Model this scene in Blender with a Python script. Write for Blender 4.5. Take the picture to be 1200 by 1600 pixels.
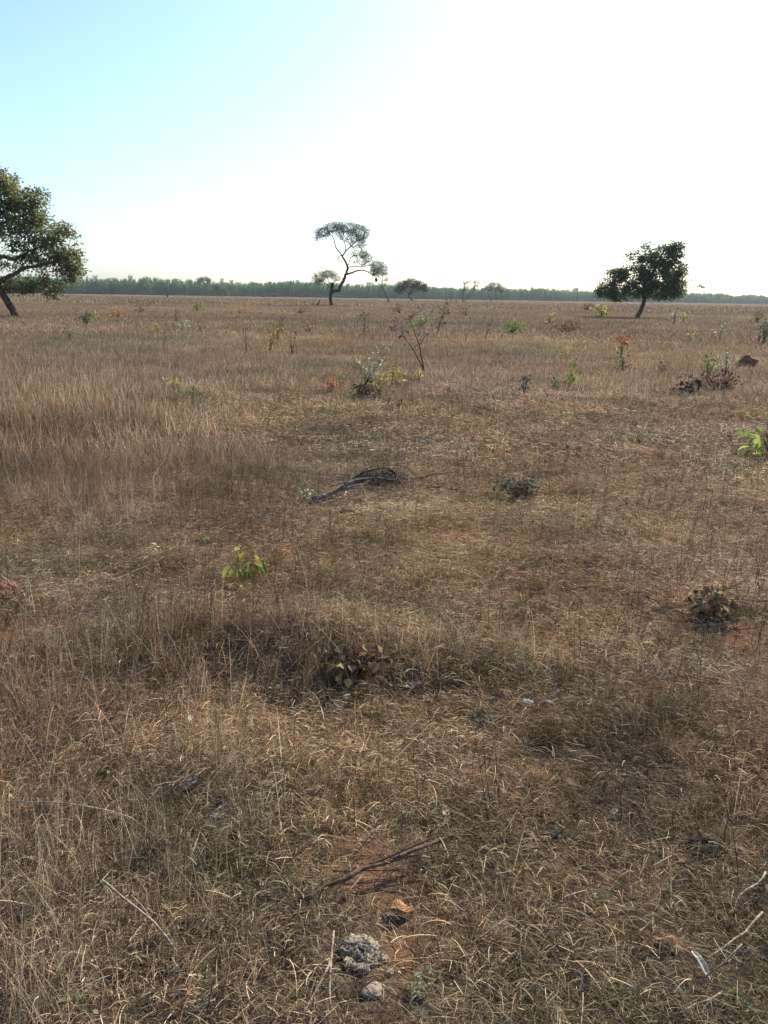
import bpy, math, random
import numpy as np
from mathutils import Matrix, Vector

random.seed(7)
RNG = np.random.default_rng(7)
for o in list(bpy.data.objects):
    bpy.data.objects.remove(o)
SC = bpy.context.scene
COL = SC.collection

# ------------------------------------------------------------------ camera
FPX = 1240.0                       # focal length in photograph pixels (1200 x 1600)
PITCH = math.radians(15.15)
ROLL = math.radians(0.9)
CAMZ = 1.5
cam_d = bpy.data.cameras.new('camera')
cam_d.sensor_fit = 'VERTICAL'
cam_d.sensor_height = 36.0
cam_d.lens = 36.0 * FPX / 1600.0
cam_d.clip_start = 0.05
cam_d.clip_end = 8000
cam = bpy.data.objects.new('camera', cam_d)
COL.objects.link(cam)
CAM_R = Matrix.Rotation(math.pi / 2 - PITCH, 4, 'X') @ Matrix.Rotation(ROLL, 4, 'Z')
cam.matrix_world = Matrix.Translation((0, 0, CAMZ)) @ CAM_R
SC.camera = cam
SC.render.resolution_x, SC.render.resolution_y = 768, 1024

# ------------------------------------------------------------------ sky, sun, exposure
SUN_AZ = math.radians(39)          # to the right of the view direction (+Y)
SUN_EL = math.radians(36)
W = bpy.data.worlds.new('World')
SC.world = W
W.use_nodes = True
nt = W.node_tree
nt.nodes.clear()
sky = nt.nodes.new('ShaderNodeTexSky')
sky.sky_type = 'NISHITA'
sky.sun_disc = False
sky.sun_elevation = SUN_EL
sky.sun_rotation = SUN_AZ
sky.altitude = 300
sky.air_density = 1.0
sky.dust_density = 2.0
sky.ozone_density = 5.0
bg = nt.nodes.new('ShaderNodeBackground')
bg.inputs['Strength'].default_value = 0.118
wo = nt.nodes.new('ShaderNodeOutputWorld')
nt.links.new(sky.outputs[0], bg.inputs[0])
nt.links.new(bg.outputs[0], wo.inputs[0])

sun_d = bpy.data.lights.new('sun', 'SUN')
sun_d.energy = 4.2
sun_d.angle = math.radians(0.53)
sun_d.color = (1.0, 0.95, 0.87)
sun = bpy.data.objects.new('sun', sun_d)
COL.objects.link(sun)
sdir = Vector((math.sin(SUN_AZ) * math.cos(SUN_EL), math.cos(SUN_AZ) * math.cos(SUN_EL), math.sin(SUN_EL)))
sun.rotation_euler = sdir.to_track_quat('Z', 'Y').to_euler()
sun.location = (30, 30, 40)

SC.view_settings.view_transform = 'Standard'
SC.view_settings.look = 'None'
SC.view_settings.gamma = 1.0
SC.view_settings.exposure = 1.18
SC.view_settings.use_curve_mapping = False
SC.render.engine = 'CYCLES'
SC.cycles.max_bounces = 6
SC.cycles.diffuse_bounces = 3
SC.cycles.transmission_bounces = 3
SC.cycles.volume_bounces = 0

# ------------------------------------------------------------------ maths helpers
def vnoise(x, y, seed=0):
    x = np.asarray(x, float); y = np.asarray(y, float)
    xi = np.floor(x).astype(np.int64); yi = np.floor(y).astype(np.int64)
    fx = x - xi; fy = y - yi
    fx = fx * fx * (3 - 2 * fx); fy = fy * fy * (3 - 2 * fy)
    def hh(a, b):
        h = (a * 374761393 + b * 668265263 + seed * 974634777) & 0xffffffff
        h = ((h ^ (h >> 13)) * 1274126177) & 0xffffffff
        return ((h ^ (h >> 16)) & 0xffffff) / float(0xffffff)
    a = hh(xi, yi); b = hh(xi + 1, yi); c = hh(xi, yi + 1); d = hh(xi + 1, yi + 1)
    return (a * (1 - fx) + b * fx) * (1 - fy) + (c * (1 - fx) + d * fx) * fy

def fbm(x, y, seed=0, octv=3):
    s = 0.0; a = 0.5; t = 0.0
    for i in range(octv):
        s = s + a * vnoise(x * 2 ** i + 17.3 * i, y * 2 ** i - 9.1 * i, seed + i); t += a; a *= 0.5
    return s / t

RM = np.array(CAM_R.to_3x3())
def pix_dir(px, py):
    d = np.stack([(np.asarray(px, float) - 600) / FPX, (800 - np.asarray(py, float)) / FPX, -np.ones_like(np.asarray(px, float))], -1)
    return d @ RM.T

def project(x, y, z=0.0):
    p = np.stack(np.broadcast_arrays(np.asarray(x, float), np.asarray(y, float), np.asarray(z, float) - CAMZ), -1) @ RM
    w = np.minimum(p[..., 2], -1e-3)
    return 600 - p[..., 0] / w * FPX, 800 + p[..., 1] / w * FPX

def plane_hit(px, py, z=0.0):
    d = pix_dir(px, py)
    t = (z - CAMZ) / d[2]
    return d[0] * t, d[1] * t

# low swells where the photograph shows grassy rises: photo x, y, width, depth (pixels), height (m)
MOUNDS = []
for (mx, my, rx, ry, hh_) in [(280, 1015, 240, 26, .10), (520, 1020, 130, 26, .10), (760, 1040, 110, 20, .05),
                              (200, 900, 150, 14, .06), (100, 960, 120, 22, .07), (20, 935, 60, 20, .05),
                              (420, 745, 90, 12, .06), (1100, 945, 70, 16, .05), (110, 690, 150, 20, .08), (300, 1220, 120, 30, .05)]:
    cx, cy = plane_hit(mx, my)
    ex, _ = plane_hit(mx + rx, my)
    _, ey = plane_hit(mx, my - ry)
    MOUNDS.append((cx, cy, abs(ex - cx) + .05, abs(ey - cy) + .05, hh_))

def ground(x, y):
    x = np.asarray(x, float); y = np.asarray(y, float)
    d = np.hypot(x, y)
    near = np.clip(1.6 - d / 40, 0.15, 1)
    h = near * (0.10 * (fbm(x / 5.5, y / 5.5, 3) - .5) + 0.055 * (fbm(x / 0.9, y / 0.9, 11) - .5))
    h = h + 0.025 * np.clip(1.3 - d / 10, 0, 1) * (fbm(x / .16, y / .16, 23) - .5)
    for cx, cy, rx, ry, a in MOUNDS:
        h = h + a * np.exp(-((x - cx) / rx) ** 2 - ((y - cy) / ry) ** 2)
    return h
G0 = 0.0

def at(px, py, lift=0.0):
    """the point of the ground (raised by lift) seen at a photograph pixel"""
    z = 0.0
    d = pix_dir(px, py)
    for _ in range(8):
        t = (z + lift - CAMZ) / d[2]
        z = float(ground(d[0] * t, d[1] * t))
    return Vector((d[0] * t, d[1] * t, z + lift))

def mpp(P):
    """metres per photograph pixel at a point"""
    v = (np.array([P[0], P[1], P[2] - CAMZ]) @ RM)
    return -v[2] / FPX

# ------------------------------------------------------------------ mesh helpers
class Geo:
    def __init__(self): self.v = []; self.q = []; self.t = []; self.b = []; self.n = 0
    def add(self, V, Q=None, T=None, b=0.5):
        V = np.asarray(V, float).reshape(-1, 3)
        self.v.append(V)
        self.b.append(np.broadcast_to(np.asarray(b, float), (len(V),)))
        if Q is not None and len(Q): self.q.append(np.asarray(Q, np.int64).reshape(-1, 4) + self.n)
        if T is not None and len(T): self.t.append(np.asarray(T, np.int64).reshape(-1, 3) + self.n)
        self.n += len(V)
    def mesh(self, name, mat=None, smooth=False):
        me = bpy.data.meshes.new(name)
        V = np.concatenate(self.v)
        q = np.concatenate(self.q) if self.q else np.zeros((0, 4), np.int64)
        t = np.concatenate(self.t) if self.t else np.zeros((0, 3), np.int64)
        me.vertices.add(len(V)); me.vertices.foreach_set('co', V.astype(np.float32).ravel())
        nl = q.size + t.size
        me.loops.add(nl)
        me.loops.foreach_set('vertex_index', np.concatenate([q.ravel(), t.ravel()]).astype(np.int32))
        me.polygons.add(len(q) + len(t))
        st = np.concatenate([np.arange(len(q)) * 4, q.size + np.arange(len(t)) * 3]).astype(np.int32)
        me.polygons.foreach_set('loop_start', st)
        if smooth: me.polygons.foreach_set('use_smooth', np.ones(len(q) + len(t), bool))
        a = me.attributes.new('bv', 'FLOAT', 'POINT')
        a.data.foreach_set('value', np.concatenate(self.b).astype(np.float32))
        me.update(calc_edges=True)
        if mat: me.materials.append(mat)
        return me

def unit(a):
    return a / np.maximum(np.linalg.norm(a, axis=-1, keepdims=True), 1e-9)

def ribbons(geo, C, Wd, b, rng):
    """flat tapering strips along centre lines C (n,k,3), widths Wd (n,k)"""
    n, k, _ = C.shape
    T = np.gradient(C, axis=1)
    ref = unit(rng.normal(size=(n, 1, 3)))
    S = unit(np.cross(T, ref)) * (Wd[..., None] / 2)
    V = np.stack([C - S, C + S], 2).reshape(-1, 3)
    i = (np.arange(n)[:, None] * k + np.arange(k - 1)[None]) * 2
    Q = np.stack([i, i + 1, i + 3, i + 2], -1).reshape(-1, 4)
    geo.add(V, Q, b=np.repeat(b, k * 2))

def tube(geo, P, R, sides=6, b=0.5, cap=True):
    P = np.asarray(P, float); R = np.asarray(R, float); k = len(P)
    T = unit(np.gradient(P, axis=0))
    ref = np.array([0.31, 0.52, 0.79]) if abs(T[:, 2]).mean() < .6 else np.array([.9, .3, .1])
    U = unit(np.cross(T, ref)); Vv = np.cross(T, U)
    a = np.linspace(0, 2 * math.pi, sides, endpoint=False)
    ring = P[:, None] + R[:, None, None] * (U[:, None] * np.cos(a)[None, :, None] + Vv[:, None] * np.sin(a)[None, :, None])
    i = np.arange(k - 1)[:, None] * sides; j = np.arange(sides)[None]; j2 = (j + 1) % sides
    Q = np.stack([i + j, i + j2, i + sides + j2, i + sides + j], -1).reshape(-1, 4)
    V = ring.reshape(-1, 3); Tt = None
    if cap:
        V = np.concatenate([V, P[:1], P[-1:]])
        jj = np.arange(sides); c0 = k * sides; e = (k - 1) * sides
        Tt = np.concatenate([np.stack([jj * 0 + c0, (jj + 1) % sides, jj], -1), np.stack([jj * 0 + c0 + 1, e + jj, e + (jj + 1) % sides], -1)])
    geo.add(V, Q, Tt, b)

def leaves(geo, P, D, N, L, Wd, b, fold=0.25, fine=False):
    """leaf blades at P, pointing D, faces N; rhombic (2 tris) or 8-vertex with a midrib fold and droop"""
    P = np.asarray(P, float); n = len(P)
    D = unit(D); S = unit(np.cross(D, N)); N = np.cross(S, D)
    L = np.broadcast_to(L, (n,))[:, None]; Wd = np.broadcast_to(Wd, (n,))[:, None]
    if not fine:
        m = P + D * L * .45
        V = np.stack([P, m + S * Wd / 2 + N * Wd * fold, P + D * L, m - S * Wd / 2 + N * Wd * fold], 1).reshape(-1, 3)
        i = np.arange(n) * 4
        T = np.concatenate([np.stack([i, i + 1, i + 2], -1), np.stack([i, i + 2, i + 3], -1)])
        geo.add(V, None, T, np.repeat(b, 4))
    else:
        def mid(t, s): return P + D * L * t - N * L * s
        w1 = S * Wd * .42; w2 = S * Wd * .5; up = N * Wd * fold
        V = np.stack([P, mid(.3, 0), mid(.65, .05), mid(1, .17), mid(.3, 0) + w1 + up, mid(.65, .05) + w2 + up,
                      mid(.3, 0) - w1 + up, mid(.65, .05) - w2 + up], 1).reshape(-1, 3)
        i = np.arange(n) * 8
        Q = np.concatenate([np.stack([i + 1, i + 4, i + 5, i + 2], -1), np.stack([i + 1, i + 2, i + 7, i + 6], -1)])
        T = np.concatenate([np.stack([i, i + 4, i + 1], -1), np.stack([i, i + 1, i + 6], -1),
                            np.stack([i + 2, i + 5, i + 3], -1), np.stack([i + 2, i + 3, i + 7], -1)])
        geo.add(V, Q, T, np.repeat(b, 8))

def obj(name, me, parent=None, loc=None, rz=0.0):
    o = bpy.data.objects.new(name, me)
    COL.objects.link(o)
    if parent is not None: o.parent = parent
    if loc is not None: o.location = loc
    if rz: o.rotation_euler = (0, 0, rz)
    return o

def tag(o, label, cat, group=None, kind=None):
    o['label'] = label; o['category'] = cat
    if group: o['group'] = group
    if kind: o['kind'] = kind
    return o

def thing(name, label, cat, loc=(0, 0, 0), rz=0.0, group=None):
    return tag(obj(name, None, None, loc, rz), label, cat, group)

# ------------------------------------------------------------------ materials
def new_mat(name):
    m = bpy.data.materials.new(name); m.use_nodes = True
    m.node_tree.nodes.clear()
    return m, m.node_tree
def nd(t, kind, **kw):
    n = t.nodes.new(kind)
    for k, v in kw.items(): setattr(n, k, v)
    return n
def ramp(t, stops):
    r = nd(t, 'ShaderNodeValToRGB')
    e = r.color_ramp.elements
    while len(e) > 1: e.remove(e[-1])
    e[0].position = stops[0][0]; e[0].color = (*stops[0][1], 1)
    for p, c in stops[1:]:
        x = e.new(p); x.color = (*c, 1)
    return r

def blade_mat(name, stops, transl=0.35, rough=0.65, tint=False, spec=0.25, hue=False):
    m, t = new_mat(name)
    a = nd(t, 'ShaderNodeAttribute', attribute_name='bv')
    r = ramp(t, stops)
    t.links.new(a.outputs['Fac'], r.inputs[0])
    c = r.outputs[0]
    if hue:
        m1 = nd(t, 'ShaderNodeMath', operation='MULTIPLY'); m1.inputs[1].default_value = 53.7
        m2 = nd(t, 'ShaderNodeMath', operation='FRACT')
        t.links.new(a.outputs['Fac'], m1.inputs[0]); t.links.new(m1.outputs[0], m2.inputs[0])
        hr = ramp(t, [(0, (1.12, .88, .72)), (.3, (1.04, .95, .84)), (.55, (1.10, 1.02, .82)), (.78, (.95, 1.0, .90)), (1, (.97, 1.0, 1.06))])
        t.links.new(m2.outputs[0], hr.inputs[0])
        hm = nd(t, 'ShaderNodeMix', data_type='RGBA', blend_type='MULTIPLY'); hm.inputs[0].default_value = 1
        t.links.new(c, hm.inputs[6]); t.links.new(hr.outputs[0], hm.inputs[7])
        c = hm.outputs[2]
    if tint:
        ti = nd(t, 'ShaderNodeAttribute', attribute_name='tint', attribute_type='INSTANCER')
        mx = nd(t, 'ShaderNodeMix', data_type='RGBA', blend_type='MULTIPLY')
        mx.inputs[0].default_value = 1
        t.links.new(c, mx.inputs[6]); t.links.new(ti.outputs['Color'], mx.inputs[7])
        c = mx.outputs[2]
    p = nd(t, 'ShaderNodeBsdfPrincipled')
    p.inputs['Roughness'].default_value = rough
    p.inputs['Specular IOR Level'].default_value = spec
    tr = nd(t, 'ShaderNodeBsdfTranslucent')
    mix = nd(t, 'ShaderNodeMixShader'); mix.inputs[0].default_value = transl
    out = nd(t, 'ShaderNodeOutputMaterial')
    t.links.new(c, p.inputs['Base Color']); t.links.new(c, tr.inputs[0])
    t.links.new(p.outputs[0], mix.inputs[1]); t.links.new(tr.outputs[0], mix.inputs[2])
    t.links.new(mix.outputs[0], out.inputs[0])
    return m

def rough_mat(name, c1, c2, scale=8.0, rough=0.9, bump=0.5, bscale=None, stretch=(1, 1, 1), c3=None, detail=6):
    m, t = new_mat(name)
    tc = nd(t, 'ShaderNodeTexCoord'); mp = nd(t, 'ShaderNodeMapping')
    mp.inputs['Scale'].default_value = stretch
    t.links.new(tc.outputs['Object'], mp.inputs[0])
    n = nd(t, 'ShaderNodeTexNoise'); n.inputs['Scale'].default_value = scale; n.inputs['Detail'].default_value = detail
    n.inputs['Roughness'].default_value = 0.65
    t.links.new(mp.outputs[0], n.inputs[0])
    st = [(.32, c1), (.62, c2)] + ([(.78, c3)] if c3 else [])
    r = ramp(t, st); t.links.new(n.outputs[0], r.inputs[0])
    n2 = nd(t, 'ShaderNodeTexNoise'); n2.inputs['Scale'].default_value = bscale or scale * 3; n2.inputs['Detail'].default_value = 5
    t.links.new(mp.outputs[0], n2.inputs[0])
    b = nd(t, 'ShaderNodeBump'); b.inputs['Strength'].default_value = bump; b.inputs['Distance'].default_value = 0.5 / scale
    t.links.new(n2.outputs[0], b.inputs['Height'])
    p = nd(t, 'ShaderNodeBsdfPrincipled'); p.inputs['Roughness'].default_value = rough
    p.inputs['Specular IOR Level'].default_value = 0.06
    out = nd(t, 'ShaderNodeOutputMaterial')
    t.links.new(r.outputs[0], p.inputs['Base Color']); t.links.new(b.outputs[0], p.inputs['Normal'])
    t.links.new(p.outputs[0], out.inputs[0])
    return m

STRAW = [(0.0, (.026, .020, .015)), (.22, (.074, .055, .040)), (.48, (.170, .132, .096)), (.72, (.30, .245, .182)),
         (.90, (.48, .41, .32)), (1.0, (.64, .575, .47))]
M_GRASS = blade_mat('dry_grass_material', STRAW, .32, .75, tint=True, spec=.12, hue=True)
M_STEM = blade_mat('dark_stem_material', [(0, (.035, .02, .013)), (1, (.13, .075, .045))], .1, .8, tint=True)
M_FORB = blade_mat('grey_green_herb_material', [(0, (.05, .06, .034)), (.6, (.115, .13, .072)), (1, (.25, .26, .17))], .3, .8, tint=True, spec=.1)
BARK_DARK = rough_mat('dark_bark', (.035, .026, .02), (.12, .085, .062), 3.0, stretch=(3, 3, .8), bump=.8)
BARK_RED = rough_mat('reddish_bark', (.05, .03, .022), (.20, .115, .075), 3.0, stretch=(3, 3, .8), bump=.8)
BARK_GREY = rough_mat('grey_bark', (.06, .05, .043), (.19, .165, .14), 2.0, stretch=(3, 3, .8), bump=.6)
TWIG_BROWN = rough_mat('brown_twig', (.045, .028, .02), (.15, .095, .06), 30, stretch=(1, 1, 1), bump=.3)
WOOD_GREY = rough_mat('weathered_grey_wood', (.045, .039, .033), (.20, .18, .155), 34, stretch=(1, 1, 1), bump=.9, c3=(.46, .42, .37))
WOOD_DARK = rough_mat('dark_weathered_wood', (.025, .018, .014), (.11, .08, .06), 24, bump=.6)
WOOD_PALE = rough_mat('pale_straw_stick', (.13, .095, .065), (.37, .29, .20), 40, bump=.6, c3=(.48, .40, .30))
WOOD_CHAR = rough_mat('charred_wood', (.008, .007, .007), (.045, .035, .03), 25, bump=.8)
TERMITE = rough_mat('termite_mound_earth', (.10, .05, .03), (.24, .12, .075), 9, bump=.9)
CLOD = rough_mat('grey_crumbly_clod', (.13, .10, .072), (.29, .24, .178), 75, bump=1.0, bscale=160, c3=(.40, .345, .27))
SHARD = rough_mat('dark_grey_crust', (.045, .041, .036), (.15, .138, .12), 40, rough=.5, bump=.4)
STONE_GREY = rough_mat('grey_stone', (.11, .095, .078), (.30, .26, .205), 60, bump=.7, c3=(.5, .47, .42))
STONE_TAN = rough_mat('tan_stone', (.14, .105, .075), (.32, .26, .195), 70, bump=.8)
STONE_WHITE = rough_mat('white_stone', (.30, .27, .23), (.60, .56, .50), 40, bump=.5)
LEAF_BROWN = rough_mat('brown_dead_leaf', (.17, .085, .035), (.42, .24, .11), 40, rough=.6, bump=.3)
LEAF_PALE = rough_mat('pale_dead_leaf', (.28, .24, .17), (.54, .48, .38), 45, rough=.7, bump=.3)
LEAF_DARK = rough_mat('slate_dead_leaf', (.035, .034, .031), (.12, .112, .10), 40, rough=.6, bump=.3)
LEAF_GREY = rough_mat('silver_grey_dead_leaf', (.15, .14, .12), (.36, .335, .295), 45, rough=.7, bump=.3)

LM = {k: blade_mat('leaf_' + k, st, tr, .75, spec=.12) for k, st, tr in [
    ('green', [(0, (.045, .070, .022)), (.6, (.095, .135, .045)), (1, (.18, .22, .075))], .4),
    ('bright', [(0, (.06, .10, .022)), (.5, (.13, .19, .04)), (1, (.28, .33, .08))], .45),
    ('lime', [(0, (.10, .17, .02)), (.5, (.21, .31, .04)), (1, (.42, .48, .10))], .5),
    ('yellow', [(0, (.14, .13, .025)), (.5, (.30, .27, .05)), (1, (.55, .48, .14))], .45),
    ('olive', [(0, (.045, .055, .02)), (.5, (.105, .11, .04)), (1, (.22, .20, .075))], .4),
    ('orange', [(0, (.13, .06, .015)), (.5, (.34, .17, .035)), (1, (.55, .34, .09))], .4),
    ('red', [(0, (.12, .035, .02)), (.5, (.34, .11, .055)), (1, (.55, .30, .15))], .4),
    ('rust', [(0, (.05, .028, .018)), (.5, (.14, .075, .045)), (1, (.26, .15, .08))], .3),
    ('withered', [(0, (.05, .038, .034)), (.5, (.12, .09, .082)), (1, (.27, .22, .20))], .25),
    ('dark', [(0, (.018, .014, .011)), (.6, (.05, .036, .028)), (1, (.12, .085, .06))], .15),
    ('pale', [(0, (.13, .16, .07)), (.5, (.28, .31, .16)), (1, (.55, .55, .38))], .4),
    ('greygreen', [(0, (.045, .046, .028)), (.5, (.10, .10, .060)), (1, (.21, .20, .13))], .3),
    ('drygold', [(0, (.04, .028, .012)), (.5, (.12, .085, .035)), (1, (.27, .20, .09))], .2),
    ('crown_left', [(0, (.055, .064, .026)), (.45, (.155, .172, .062)), (.8, (.27, .265, .10)), (1, (.38, .28, .11))], .5),
    ('crown_right', [(0, (.032, .052, .028)), (.6, (.10, .135, .062)), (.9, (.18, .205, .085)), (1, (.29, .27, .11))], .5),
    ('crown_sparse', [(0, (.12, .14, .10)), (.6, (.24, .27, .19)), (1, (.36, .39, .28))], .5),
    ('crown_dome', [(0, (.035, .04, .025)), (.6, (.085, .085, .055)), (1, (.17, .15, .10))], .3),
    ('eucalypt', [(0, (.030, .080, .022)), (.5, (.080, .17, .050)), (1, (.17, .28, .09))], .45),
]}

# ------------------------------------------------------------------ layout fields (world-fixed, read off the photograph)
def gauss(px, py, L):
    s = 0.0
    for cx, cy, rx, ry, a in L:
        s = s + a * np.exp(-((px - cx) / rx) ** 2 - ((py - cy) / ry) ** 2)
    return s
TALL = [(90, 1430, 270, 260, 1.25), (300, 1050, 270, 42, .58), (520, 1060, 120, 42, .55), (740, 1055, 100, 36, .32),
        (110, 705, 210, 75, 1.4), (370, 735, 110, 40, .55), (90, 850, 190, 60, .5), (60, 600, 260, 70, .6),
        (330, 1230, 160, 90, .35), (0, 1100, 160, 90, .7), (1150, 1330, 200, 220, .12), (680, 640, 60, 20, .25), (1180, 820, 90, 60, .25)]
BARE = [(870, 945, 120, 28, 1.15), (490, 1368, 65, 26, .95), (600, 1395, 65, 36, .95), (565, 1330, 55, 20, .75), (640, 1500, 85, 55, .8), (1010, 1075, 60, 14, .7), (620, 905, 60, 10, .6), (450, 700, 60, 8, .6),
        (1130, 1000, 90, 20, .85), (700, 1180, 110, 45, .35), (215, 910, 50, 14, .5), (90, 1000, 90, 22, .55), (1070, 1080, 120, 30, .4),
        (930, 720, 160, 30, .35), (560, 1390, 150, 60, .15), (600, 870, 180, 60, .2), (1040, 760, 140, 20, .35), (840, 1230, 120, 60, .35)]
CLEAR = []        # small things on the ground: (x, y, r) kept free of tufts

def tall_f(x, y):
    px, py = project(x, y)
    d = np.hypot(x, y)
    base = np.clip((d - 8.5) / 7, 0, 1) * .62 + .10
    t = base + gauss(px, py, TALL)
    t = t * (.30 + 1.4 * fbm(x / .8, y / .8, 41)) + .35 * (fbm(x / 2.6, y / 2.6, 47) - .5)
    return np.clip(t, 0, 1.15)
def bare_f(x, y):
    px, py = project(x, y)
    d = np.hypot(x, y)
    b = gauss(px, py, BARE) + np.clip((fbm(x / .55, y / .55, 61) - .575) * 3.2, 0, .8) * np.clip(1.5 - d / 12, .15, 1)
    return np.clip(b * (.5 + fbm(x / .2, y / .2, 67)), 0, 1)

# ------------------------------------------------------------------ ground sheet
def make_ground():
    ang_in = np.linspace(-42, 42, 221)
    ang = np.radians(np.concatenate([ang_in, np.linspace(42, 318, 60)[1:-1]]))
    rad = np.concatenate([[0.35], 0.35 * 1.0185 ** np.arange(1, 372), np.geomspace(330, 6000, 30)])
    A, R = np.meshgrid(ang, rad)
    X = np.sin(A) * R; Y = np.cos(A) * R
    Z = ground(X, Y)
    na = len(ang); nr = len(rad)
    V = np.stack([X, Y, Z], -1).reshape(-1, 3)
    i = np.arange(nr - 1)[:, None] * na; j = np.arange(na)[None]; j2 = (j + 1) % na
    Q = np.stack([i + j, i + na + j, i + na + j2, i + j2], -1).reshape(-1, 4)
    V = np.concatenate([V, [[0, 0, float(ground(0, 0))]]])
    jj = np.arange(na)
    T = np.stack([jj * 0 + len(V) - 1, jj, (jj + 1) % na], -1)
    g = Geo()
    g.add(V, Q, T, b=bare_f(V[:, 0], V[:, 1]))
    m, t = new_mat('savanna_soil')
    tc = nd(t, 'ShaderNodeTexCoord')
    def noise(s, d=6, r=.6):
        n = nd(t, 'ShaderNodeTexNoise'); n.inputs['Scale'].default_value = s; n.inputs['Detail'].default_value = d
        n.inputs['Roughness'].default_value = r
        t.links.new(tc.outputs['Object'], n.inputs[0]); return n
    n1 = noise(14, 8, .7); n2 = noise(1.3, 5); n3 = noise(90, 4, .7)
    litter = ramp(t, [(.30, (.030, .021, .014)), (.48, (.085, .060, .040)), (.66, (.17, .125, .085))])
    soil = ramp(t, [(.30, (.085, .044, .025)), (.52, (.18, .100, .056)), (.72, (.28, .175, .105))])
    t.links.new(n1.outputs[0], litter.inputs[0])
    mm = nd(t, 'ShaderNodeMix', data_type='FLOAT'); mm.inputs[0].default_value = .5
    t.links.new(n1.outputs[0], mm.inputs[2]); t.links.new(n3.outputs[0], mm.inputs[3])
    t.links.new(mm.outputs[0], soil.inputs[0])
    a = nd(t, 'ShaderNodeAttribute', attribute_name='bv')
    add = nd(t, 'ShaderNodeMath', operation='MULTIPLY_ADD'); add.inputs[1].default_value = .9; add.inputs[2].default_value = -.42
    t.links.new(n2.outputs[0], add.inputs[0])
    s2 = nd(t, 'ShaderNodeMath', operation='ADD', use_clamp=True)
    t.links.new(a.outputs['Fac'], s2.inputs[0]); t.links.new(add.outputs[0], s2.inputs[1])
    mx = nd(t, 'ShaderNodeMix', data_type='RGBA')
    t.links.new(s2.outputs[0], mx.inputs[0]); t.links.new(litter.outputs[0], mx.inputs[6]); t.links.new(soil.outputs[0], mx.inputs[7])
    bsum = nd(t, 'ShaderNodeMath', operation='MULTIPLY_ADD'); bsum.inputs[1].default_value = .35
    t.links.new(n3.outputs[0], bsum.inputs[0]); t.links.new(n1.outputs[0], bsum.inputs[2])
    b = nd(t, 'ShaderNodeBump'); b.inputs['Strength'].default_value = .9; b.inputs['Distance'].default_value = .03
    t.links.new(bsum.outputs[0], b.inputs['Height'])
    p = nd(t, 'ShaderNodeBsdfPrincipled'); p.inputs['Roughness'].default_value = 1.0; p.inputs['Specular IOR Level'].default_value = 0.0
    out = nd(t, 'ShaderNodeOutputMaterial')
    t.links.new(mx.outputs[2], p.inputs['Base Color']); t.links.new(b.outputs[0], p.inputs['Normal']); t.links.new(p.outputs[0], out.inputs[0])
    o = obj('ground', g.mesh('ground', m, smooth=True))
    o['kind'] = 'structure'
    o['label'] = 'reddish brown earth of the dry pasture under the grass'
make_ground()

# ------------------------------------------------------------------ scattering of uncountable stuff with geometry nodes
def scatter(name, label, cat, protos, pts, rot, scl, idx, tint):
    pc = bpy.data.collections.new(name + '_sources')
    for k, me in enumerate(protos):
        pc.objects.link(bpy.data.objects.new('%s_piece.%03d' % (name, k), me))
    me = bpy.data.meshes.new(name)
    n = len(pts)
    me.vertices.add(n); me.vertices.foreach_set('co', np.asarray(pts, np.float32).ravel())
    for nm, ty, arr in (('rot', 'FLOAT_VECTOR', rot), ('scl', 'FLOAT_VECTOR', scl), ('tint', 'FLOAT_COLOR', np.concatenate([tint, np.ones((n, 1))], 1))):
        a = me.attributes.new(nm, ty, 'POINT')
        a.data.foreach_set('color' if ty == 'FLOAT_COLOR' else 'vector', np.asarray(arr, np.float32).ravel())
    a = me.attributes.new('vi', 'INT', 'POINT'); a.data.foreach_set('value', np.asarray(idx, np.int32))
    o = obj(name, me)
    tag(o, label, cat, kind='stuff')
    t = bpy.data.node_groups.new(name + '_nodes', 'GeometryNodeTree')
    t.interface.new_socket('Geometry', in_out='INPUT', socket_type='NodeSocketGeometry')
    t.interface.new_socket('Geometry', in_out='OUTPUT', socket_type='NodeSocketGeometry')
    gi = nd(t, 'NodeGroupInput'); go = nd(t, 'NodeGroupOutput')
    ci = nd(t, 'GeometryNodeCollectionInfo'); ci.inputs[0].default_value = pc
    ci.inputs['Separate Children'].default_value = True; ci.inputs['Reset Children'].default_value = True
    ip = nd(t, 'GeometryNodeInstanceOnPoints'); ip.inputs['Pick Instance'].default_value = True
    def na(nm, ty):
        x = nd(t, 'GeometryNodeInputNamedAttribute', data_type=ty); x.inputs[0].default_value = nm; return x.outputs[0]
    er = nd(t, 'FunctionNodeEulerToRotation')
    t.links.new(na('rot', 'FLOAT_VECTOR'), er.inputs[0])
    t.links.new(gi.outputs[0], ip.inputs['Points']); t.links.new(ci.outputs[0], ip.inputs['Instance'])
    t.links.new(na('vi', 'INT'), ip.inputs['Instance Index'])
    t.links.new(er.outputs[0], ip.inputs['Rotation']); t.links.new(na('scl', 'FLOAT_VECTOR'), ip.inputs['Scale'])
    t.links.new(ip.outputs[0], go.inputs[0])
    md = o.modifiers.new('scatter', 'NODES'); md.node_group = t
    return o

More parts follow.
